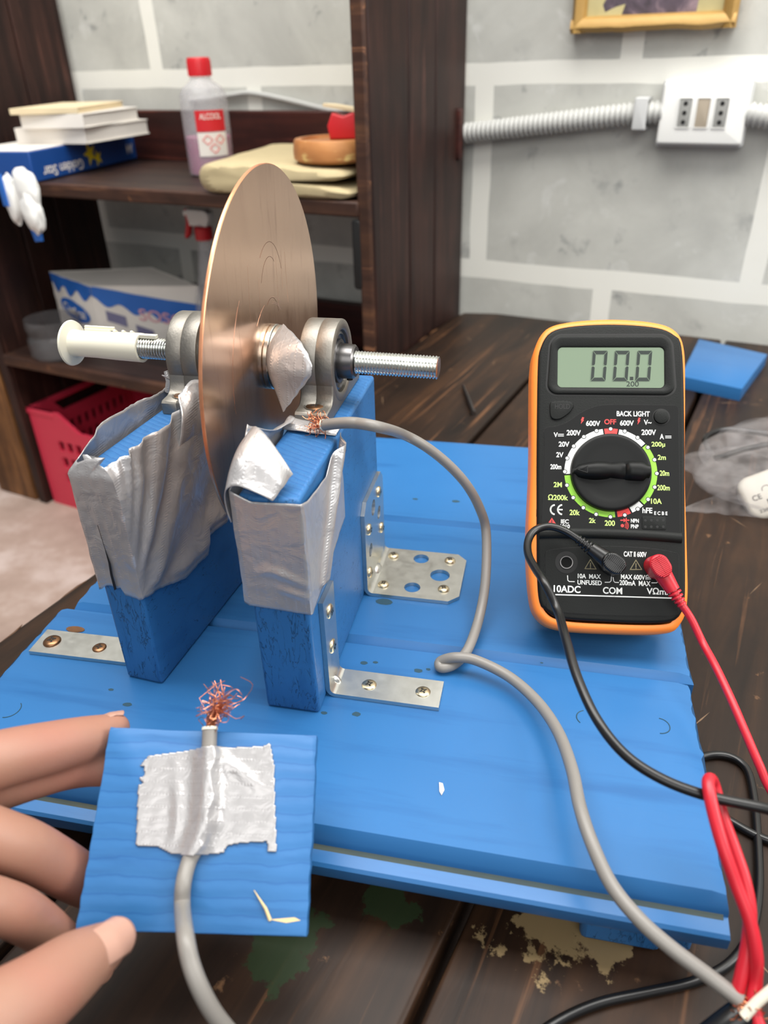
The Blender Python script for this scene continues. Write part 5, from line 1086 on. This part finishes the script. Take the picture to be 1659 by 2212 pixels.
dd = D['DIODE']; TB['r'].stroke([dd[0], dd[1]], .05, PZ, MM); TB['r'].stroke([dd[3], dd[4]], .05, PZ, MM)
x, y = dd[1]; x2 = dd[3][0]; TB['r'].poly([(x, y + .09), (x, y - .09), (x2, y)], PZ, MM); TB['r'].stroke([(x2, y + .09), (x2, y - .09)], .04, PZ, MM)
x, y = D['SND'][0]; TB['r'].poly(circ(.075, 16, x, y), PZ, MM)
for r_ in (.14, .2, .26): TB['r'].stroke([(x + r_ * math.cos(a), y + r_ * math.sin(a)) for a in [-.6 + 1.2 * k / 6 for k in range(7)]], .025, PZ, MM)
obj('white_lettering', TB['w'], 'ink_w', mt, smooth=False); obj('green_lettering', TB['g'], 'ink_gt', mt, smooth=False); obj('red_lettering', TB['r'], 'ink_r', mt, smooth=False)
b = B()
for q in D['TRI'][1:]: b.stroke(q + q[:1], .035, FZ + .045, MM); c_ = [sum(p[i] for p in q) / 3 for i in (0, 1)]; b.stroke([(c_[0], c_[1] + .12), (c_[0], c_[1] - .03)], .04, FZ + .045, MM); b.poly(circ(.025, 8, c_[0], c_[1] - .09), FZ + .045, MM)
obj('warning_triangle', b, 'ink_y', mt, smooth=False)
b = B(); q = D['TRI'][0]; c_ = [sum(p[i] for p in q) / 3 for i in (0, 1)]; b.stroke([(c_[0], c_[1] + .08), (c_[0], c_[1] - .02)], .04, PZ + .004, MM); b.poly(circ(.022, 8, c_[0], c_[1] - .07), PZ + .004, MM); obj('warning_mark', b, 'ink_k', mt, smooth=False)
# folding stand behind
b = B(); t0 = MM @ Vector((0, 9.2, -2.85)); f0 = Vector((t0.x + .5, t0.y + 4.6, .16)); sd_ = Vector(m1) * 1.7; up_ = Vector(m1).cross(f0 - t0).normalized() * .14
b.add([t0 - sd_ - up_, t0 + sd_ - up_, f0 + sd_ * .8 - up_, f0 - sd_ * .8 - up_, t0 - sd_ + up_, t0 + sd_ + up_, f0 + sd_ * .8 + up_, f0 - sd_ * .8 + up_], [(0, 1, 2, 3), (4, 5, 6, 7), (0, 1, 5, 4), (1, 2, 6, 5), (2, 3, 7, 6), (3, 0, 4, 7)]); obj('kickstand', b, 'black', mt, bevel=.08)
# ================================================================ test leads
def plug(par, hp, tp, matn):
    h = MM @ Vector((hp[0], hp[1], 0)); d2 = Vector((tp[0] - hp[0], tp[1] - hp[1])); L = d2.length; ang = math.atan2(d2.y, d2.x)
    F_ = MM @ Matrix.Translation((hp[0], hp[1], FZ)) @ Matrix.Rotation(ang, 4, 'Z')
    b = B(); b.prism(rrect(1.05, .84, .42, 8, .06, 0), .02, 1.25, F_, bev=.12, seg=3)
    for k in range(13): x = -.36 + k * .072; hw = .36 * math.sqrt(max(0, 1 - (abs(x - .06) / .5) ** 2.6)); b.box(x - .016, x + .016, -hw, hw, 1.24, 1.285, F_)
    R_ = []
    for k in range(9): t = k / 8; x = .3 + (L * .48) * t; r_ = .40 - .10 * t; R_.append([(x, r_ * math.cos(2 * PI * j / 20), .72 + .0 + r_ * .95 * math.sin(2 * PI * j / 20)) for j in range(20)])
    b.rings(R_, F_)
    pb = obj('plug', b, matn, par, angle=45)
    b = B(); x0 = .3 + L * .48
    for k in range(4):
        x = x0 + .06 + k * (L - x0) / 4; r_ = .30 - .03 * k
        b.rings([[(x + dx_, r2_ * math.cos(2 * PI * j / 18), .72 + r2_ * math.sin(2 * PI * j / 18)) for j in range(18)] for dx_, r2_ in ((0, r_ * .8), (.02, r_), ((L - x0) / 4 * .55, r_), ((L - x0) / 4 * .6, r_ * .8))], F_)
    b.tube([F_ @ Vector((x0 - .1, 0, .72)), F_ @ Vector((L + .12, 0, .72))], .17, 14)
    obj('strain_relief', b, matn, pb, angle=45)
    return F_ @ Vector((L + .05, 0, .72))
lb_ = thing('test_lead', 'black test lead plugged into the meter and looping across the blue base', 'test lead', (4, 26, 0))
e_ = plug(lb_, D['PLUGB'][0], D['PLUGB'][1], 'black_pvc')
off = e_ - Vector(D['BLACK'][0])
path = [Vector(p) + off * max(0, 1 - i / 5) for i, p in enumerate(D['BLACK'])] + [Vector((16, 24.5, 1)), Vector((17.5, 25, -1.5)), Vector((16.5, 25, -3.7))] + [Vector(p) for p in D['BLACK2']]
b = B(); b.tube(cr(path, 10), .175, 14); obj('cable', b, 'black_pvc', lb_, angle=80)
lr_ = thing('test_lead', 'red test lead plugged into the right side of the meter, folded in a loop beyond', 'test lead', (9, 24, 0))
e_ = plug(lr_, D['PLUGR'][0], D['PLUGR'][1], 'red_pvc')
off = e_ - Vector(D['RED'][0])
path = [Vector(p) + off * max(0, 1 - i / 4) for i, p in enumerate(D['RED'])] + [Vector((16.5, 20, 1)), Vector((15.0, 16, 1.2))] + [Vector(p) for p in D['RED2']]
pth = cr(path, 10); b = B(); b.tube(pth, [.165 if i < 95 else .20 for i in range(len(pth))], 14); obj('cable', b, 'red_pvc', lr_, angle=80)
def strands(start, dirn, n, length, spread, rs, rad=.016, curl=.5):
    b = B(); dirn = Vector(dirn).normalized()
    for k in range(n):
        p = Vector(start) + Vector((rs.gauss(0, .07), rs.gauss(0, .07), rs.gauss(0, .05))); d_ = (dirn + Vector((rs.gauss(0, 1), rs.gauss(0, 1), rs.gauss(0, 1))) * spread * .35).normalized(); pts = [p]
        L = length * rs.uniform(.55, 1.1)
        for q in range(5):
            d_ = (d_ + Vector((rs.gauss(0, 1), rs.gauss(0, 1), rs.gauss(0, 1))) * curl * .22 * (1 + q * .55)).normalized(); p = p + d_ * (L / 5); pts.append(p)
        b.tube(cr(pts, 3), rad, 5)
    return b
jx = Vector(D['JOINT'])
b = strands(jx + Vector((-.1, .15, 0)), (.15, -.3, -.05), 26, .9, .9, random.Random(3), .02, 1.2); obj('copper_strand', b, 'copper_wire', lr_)
# grey wire from upright to the joint
gw = thing('electric_wire', 'long grey electric wire arching from the taped upright over the blue base', 'wire', (-2, 25, 0))
b = B(); b.tube(cr(D['GREY'], 10), .235, 16); obj('insulation', b, 'grey_pvc', gw, angle=80)
g0 = Vector(D['GREY'][0]); b = strands(g0 + Vector((.05, 0, 0)), (-1, -.05, .0), 44, 1.15, .9, random.Random(5), .014, 1.3); obj('copper_strand', b, 'copper_wire', gw)
b = B(); b.lathe([(.15, 0), (.245, 0), (.245, .06), (.15, .06)], frame(g0, g0 - Vector(D['GREY'][1])), 20, True); obj('insulation_lip', b, 'ivory', gw)
# black coaxial stub and white core at the joint
cx_ = thing('coaxial_cable', 'thick black cable end with a white core at the bare copper joint', 'cable', D['COAX'][1])
b = B(); b.tube(cr(D['COAX'], 8), .42, 20); obj('jacket', b, 'black_pvc', cx_)
b = B(); b.tube(cr(D['WHITE'], 8), .15, 12); obj('core', b, 'ivory', cx_)
b = strands(Vector(D['COAX'][0]), (.6, .45, .1), 22, .8, 1.0, random.Random(9), .018, 1.1); obj('braid', b, 'copper_wire', cx_)
# ================================================================ blue square piece held in the hand
pc, px_, py_, pz_ = [Vector(v) for v in D['PIECE']]
PRm = Matrix((px_, py_, pz_)).transposed(); PCM = Matrix.Translation(pc) @ PRm.to_4x4(); PT = 1.3
hp_ = thing('contact_block', 'square blue painted wood piece with a taped wire, held by the hand', 'wood block', pc, rot=PRm)
b = B(); w2, h2 = 3.55, 3.03; N_ = 40
def edgej(t, s_): return .05 * nz(t * 5, s_, 1) + .035 * nz(t * 17, s_, 4)
out = []
for k in range(N_): t = k / N_; out.append((-w2 + 2 * w2 * t, -h2 + .015 * nz(t * 6, 1)))
for k in range(N_): t = k / N_; out.append((w2 - .08 * t + edgej(t, 3) - .02, -h2 + 2 * h2 * t))
for k in range(N_): t = k / N_; out.append((w2 - .1 - 2 * (w2 - .05) * t, h2 - .02 + .02 * nz(t * 5, 8)))
for k in range(N_): t = k / N_; out.append((-w2 + edgej(t, 9), h2 - 2 * h2 * t))
b.prism(out, -PT, 0, PCM, bev=.05, seg=2); wb_ = obj('wood', b, 'blue_piece', hp_, angle=35)
# tape patch lying over the wire
from mathutils.geometry import tessellate_polygon
tp = [Vector((*p, 0)) for p in D['PTAPE']]
def inside(x, y):
    c_ = False; j = len(tp) - 1
    for i in range(len(tp)):
        if (tp[i].y > y) != (tp[j].y > y) and x < (tp[j].x - tp[i].x) * (y - tp[i].y) / (tp[j].y - tp[i].y) + tp[i].x: c_ = not c_
        j = i
    return c_
wl = [Vector((*p, 0)) for p in D['PWIRE']]
def wire_x(y):
    for a, c_ in zip(wl, wl[1:]):
        if a.y >= y >= c_.y: return a.x + (c_.x - a.x) * (a.y - y) / max(1e-6, a.y - c_.y)
    return wl[0].x if y > wl[0].y else wl[-1].x
x0, x1 = min(p.x for p in tp), max(p.x for p in tp); y0, y1 = min(p.y for p in tp), max(p.y for p in tp)
def th(x, y):
    d_ = abs(x - wire_x(y)); h = .05 + .47 * math.exp(-(d_ / .36) ** 2 * .9) * (1 if d_ < .9 else 1)
    h += .10 * math.exp(-((x - (wire_x(y) - .75 - .12 * (y - y0))) / .20) ** 2) * math.exp(-((y - .6) / 1.0) ** 2)
    h += .09 * math.exp(-(((x - wire_x(y) - 1.0) * .6 + (y - y1 + .95) * 1.0) / .24) ** 2) * max(0, math.sin(PI * min(1, max(0, (x - wire_x(y)) / 1.9))))
    h += .05 * math.exp(-((x - wire_x(y) - .16 + .08 * math.sin(y * 5)) / .07) ** 2)
    return h + .012 * nz(x * 3, y * 3, 2) + .015 * abs(nz(x * 1.2, y * 1.5, 9))
bm = bmesh.new(); GX, GY = 100, 92; vv = {}
def gv(i, j):
    if (i, j) not in vv:
        x, y = x0 + (x1 - x0) * i / GX, y0 + (y1 - y0) * j / GY; vv[(i, j)] = (x, y, th(x, y))
    return vv[(i, j)]
b = B(); idx = {}
for i in range(GX):
    for j in range(GY):
        if inside(x0 + (x1 - x0) * (i + .5) / GX, y0 + (y1 - y0) * (j + .5) / GY):
            f_ = []
            for q in ((i, j), (i + 1, j), (i + 1, j + 1), (i, j + 1)):
                if q not in idx: idx[q] = len(b.v); b.v.append(PCM @ Vector(gv(*q)))
                f_.append(idx[q])
            b.f.append((tuple(f_), 0))
bm.free()
obj('tape_patch', b, 'tape_flat', hp_, solid=.025, angle=70, label='silver duct tape patch')
sp0, sp1, sp2 = D['PSPLIT']
b = B(); b.poly([(sp1[0] - .03, sp1[1] + .02), (sp1[0] + .75, sp1[1] + .10), (sp1[0] + .95, sp1[1] + .02), (sp1[0] + .5, sp1[1] - .06)], .012, PCM); b.tube([PCM @ Vector((sp1[0], sp1[1], .02)), PCM @ Vector((sp1[0] - .16, sp1[1] + .32, .10)), PCM @ Vector((sp0[0], sp0[1], .05))], [.06, .05, .01], 6)
M['bare'] = plain('bare_pale_wood', rgb(214, 190, 140), .7); obj('bare_splinter', b, 'bare', wb_)
pw = thing('electric_wire', 'grey wire taped onto the square blue piece with a frayed copper end', 'wire', pc + Vector((0, -6, 0)))
pth = cr(D['PWIRE3'], 9); b = B(); b.tube(pth, .25, 16); obj('insulation', b, 'grey_pvc', pw, angle=80)
b = B(); b.lathe([(.14, 0), (.27, 0), (.26, .10), (.14, .08)], frame(pth[0], pth[0] - pth[3]), 20, True); obj('insulation_lip', b, 'ivory', pw)
br_ = [Vector(p) for p in D['PBRUSH']]; rs = random.Random(12); b = B()
for k in range(60):                              # frayed strands: a stem that opens into a tangle
    o_ = Vector((rs.gauss(0, .07), rs.gauss(0, .07), rs.gauss(0, .05))); e2_ = Vector((rs.gauss(0, .2), rs.gauss(0, .2), rs.gauss(0, .18)))
    t_ = rs.uniform(.55, 1.0); pts = [br_[0] + o_, br_[1] + o_ * 1.5, br_[2].lerp(br_[1], 1 - t_) + e2_]
    for q in range(3): pts.append(pts[-1] + Vector((rs.gauss(.02, .22), rs.gauss(.05, .2), rs.gauss(.02, .18))))
    b.tube(cr(pts, 3), .0115, 5)
for k in range(5):
    p = br_[1] + Vector((rs.gauss(0, .1), rs.gauss(0, .1), 0)); b.tube([p, p + Vector((rs.gauss(-.1, .3), .5, .25)), p + Vector((rs.gauss(-.05, .4), 1.0, .5))], .014, 5)
obj('copper_strand', b, 'copper_wire', pw)
# ================================================================ left hand of the person holding the piece
hand = thing('person', 'left hand of a person gripping the square blue piece from the left', 'person', (-14, 9, 0))
b = B()
def limb(keys, n=7):
    pts = [Vector(p) for p, _ in keys]; rr = [r_ for _, r_ in keys]; path = cr(pts, n); R_ = cr([(r_, 0, 0) for r_ in rr], n)
    b.tube(path, [v.x for v in R_], 20)
    b.ball(path[-1], R_[-1].x, 10); b.ball(path[0], R_[0].x, 10)
HD = D['HAND']
for k in ('index', 'middle', 'ring', 'little', 'thumb', 'palm'): limb(HD[k])
pm = [Vector(p) for p, _ in HD['palm']]
for k in ('index', 'middle', 'ring', 'little'):
    a = Vector(HD[k][0][0]); limb([(pm[1], 2.2), (pm[1].lerp(a, .5), 1.6), (a, HD[k][0][1])])
limb([(pm[0], 2.4), (pm[0].lerp(Vector(HD['thumb'][0][0]), .6), 2.1), (HD['thumb'][0][0], 1.7)])
ho_ = obj('hand_skin', b, 'skin', hand, angle=180)
md_ = ho_.modifiers.new('remesh', 'REMESH'); md_.mode = 'VOXEL'; md_.voxel_size = .0011; md_.use_smooth_shade = True
md_ = ho_.modifiers.new('smooth', 'CORRECTIVE_SMOOTH'); md_.iterations = 8; md_.use_only_smooth = True; md_.factor = .6
def nailpatch(tip, back, up, wdt, ln, rr, nm='nail'):
    tip, back, up = Vector(tip), Vector(back), Vector(up); ax = (tip - back).normalized(); up = (up - ax * up.dot(ax)).normalized(); sd = ax.cross(up)
    b = B()
    def fn(u, v):
        a = (u - .5) * wdt / rr; y = ln * (v - .5); k_ = 1 - .25 * max(0, (v - .8) / .2) ** 2 * (abs(u - .5) * 2) ** 2
        y -= .22 * ln * (abs(u - .5) * 2) ** 2.5 * (1 if v > .5 else -.7) * abs(v - .5) * 2 
        return tip + ax * y + sd * (math.sin(a) * rr) + up * (math.cos(a) * rr - .10 * max(0, v - .5) * 2 * ln)
    b.grid(fn, 14, 14); return obj(nm, b, 'nail', hand, solid=.05, angle=80)
camv = Vector((0, 0, 24))
tk = HD['thumb']; t5, t4 = Vector(tk[5][0]), Vector(tk[4][0])
nailpatch(t5 + (t5 - t4) * .0, t4, (camv - t5).normalized() + Vector((.18, .3, 0)), 1.2, 1.4, .78, 'thumb_nail')
ik = HD['index']; t5, t4 = Vector(ik[5][0]), Vector(ik[4][0])
nailpatch(t5 + (t5 - t4) * -.02, t4, Vector((0, 1.0, .35)), .85, .9, .57)
# ================================================================ small things on the workbench and the base
q = [Vector(p) for p in D['SMALL']]
b = B(); b.prism([(q[0].x, q[0].y), (q[1].x, q[1].y), (q[2].x, q[2].y), (q[3].x, q[3].y)], TZ + .01, -3.0, I4, bev=.06, seg=2)
tag(obj('wood_offcut', b, 'blue_top', rot=Matrix.Rotation(-.46, 3, 'Z')), 'small blue painted wood offcut lying near the wall behind the meter', 'wood block')
n0, n1 = Vector(D['NAIL'][0]), Vector(D['NAIL'][1]); n0.z = n1.z = TZ + .2
b = B(); b.tube([n0, n0.lerp(n1, .5), n1], [.13, .2, .22], 10); tag(obj('rusty_nail', b, 'dark_steel'), 'thin rusty nail lying on the workbench behind the blue base', 'nail')
x, y, z = D['CHIP'][0]; b = B(); b.prism([(x - .12, y + .3), (x + .02, y + .28), (x + .12, y), (x + .05, y - .25), (x - .05, y - .1)], .01, .06); tag(obj('wood_chip', b, 'paper'), 'tiny white wood chip on the front plank of the blue base', 'chip')
# clear bag with a white adapter and a coiled lead
bg = [Vector(p) for p in D['BAG']]
bag = thing('plastic_bag', 'clear plastic bag lying on the workbench right of the meter', 'plastic bag', (15, 54, TZ))
b = B()
def bagf(u, v):
    a = 2 * PI * u; t = PI * v; cx, cy = 18.6, 54.0; k = 1 + .16 * nz(math.cos(a) * 2, math.sin(a) * 2, v * 2)
    ex = 7.4 * (1.15 if math.cos(a) < 0 and math.sin(a) < 0 else .85); x = cx + ex * k * math.sin(t) * math.cos(a); y = cy + 6.4 * k * math.sin(t) * math.sin(a)
    h = 3.4 * (1 - math.cos(t)) / 2
    z = TZ + .05 + (h if v < .5 else 3.4 * (1 - math.cos(t)) / 2) * (1 + .15 * nz(x * .3, y * .3, 3)) 
    if v > .5: z +=   .10 * nz(x * .6, y * .6, 6) + .7 * abs(nz(x * .35 + y * .2, y * .1, 1))
    return Vector((x, y, max(TZ + .04, z)))
b.grid(bagf, 90, 50); b2 = b
b.grid(lambda u, v: Vector((14.6 + 7 * u, 57 + 4.8 * v + .8 * u, TZ + .4 + 2.6 * u + 1.2 * math.sin(PI * v) + .3 * nz(u * 5, v * 5, 2))), 24, 16)
b.grid(lambda u, v: Vector((10.5 + 5 * v, 49.1 + .4 * u + 4.6 * v * u, TZ + .06 + .9 * v * math.sin(PI * u) + .2 * nz(u * 4, v * 6, 1))), 20, 16)
obj('film', b, 'film', bag, angle=120)
M['case_white'] = plastic('yellowed_white_case', rgb(190, 184, 172), .5)
ad_ = thing('power_adapter', 'white plug adapter with black printed marks inside the clear bag', 'adapter', (15.5, 50, TZ + .2))
AM = frame((17.0, 51.0, TZ + 1.15), (-.25, -.62, .75), (.93, .30, .2))
b = B(); b.prism(rrect(5.2, 3.4, .9, 6), -.8, .8, AM, bev=.35, bev0=.3); obj('case', b, 'case_white', ad_)
b = B()
b.poly([(-1.2, -.9), (-.1, -.9), (-.1, -.45), (-1.2, -.45)], .815, AM); b.text('CE', -1.7, -.1, .6, .4, .815, AM); b.text('230V', -1.5, -.65 - .5, .9, .22, .815, AM, bold=0)
b.stroke([(-.9 + .3 * math.cos(k * PI / 10), .25 + .3 * math.sin(k * PI / 10)) for k in range(11)], .05, .815, AM)
obj('print_mark', b, 'ink_k', ad_, smooth=False)
b = B(); b.tube(cr([(13.2, 56.6, -3.2), (13.0, 58.6, -2.8), (14.6, 60.0, -2.6), (17, 59.4, -2.4), (20, 58.6, -2.2)], 8), .22, 10); b.tube(cr([(13.4, 56.0, -3.3), (15.5, 56.6, -2.6), (18, 57.4, -2.3), (21, 57.8, -2.2)], 8), .22, 10)
tag(obj('coiled_lead', b, 'black_pvc'), 'black lead coiled inside the clear bag behind the white adapter', 'cable')
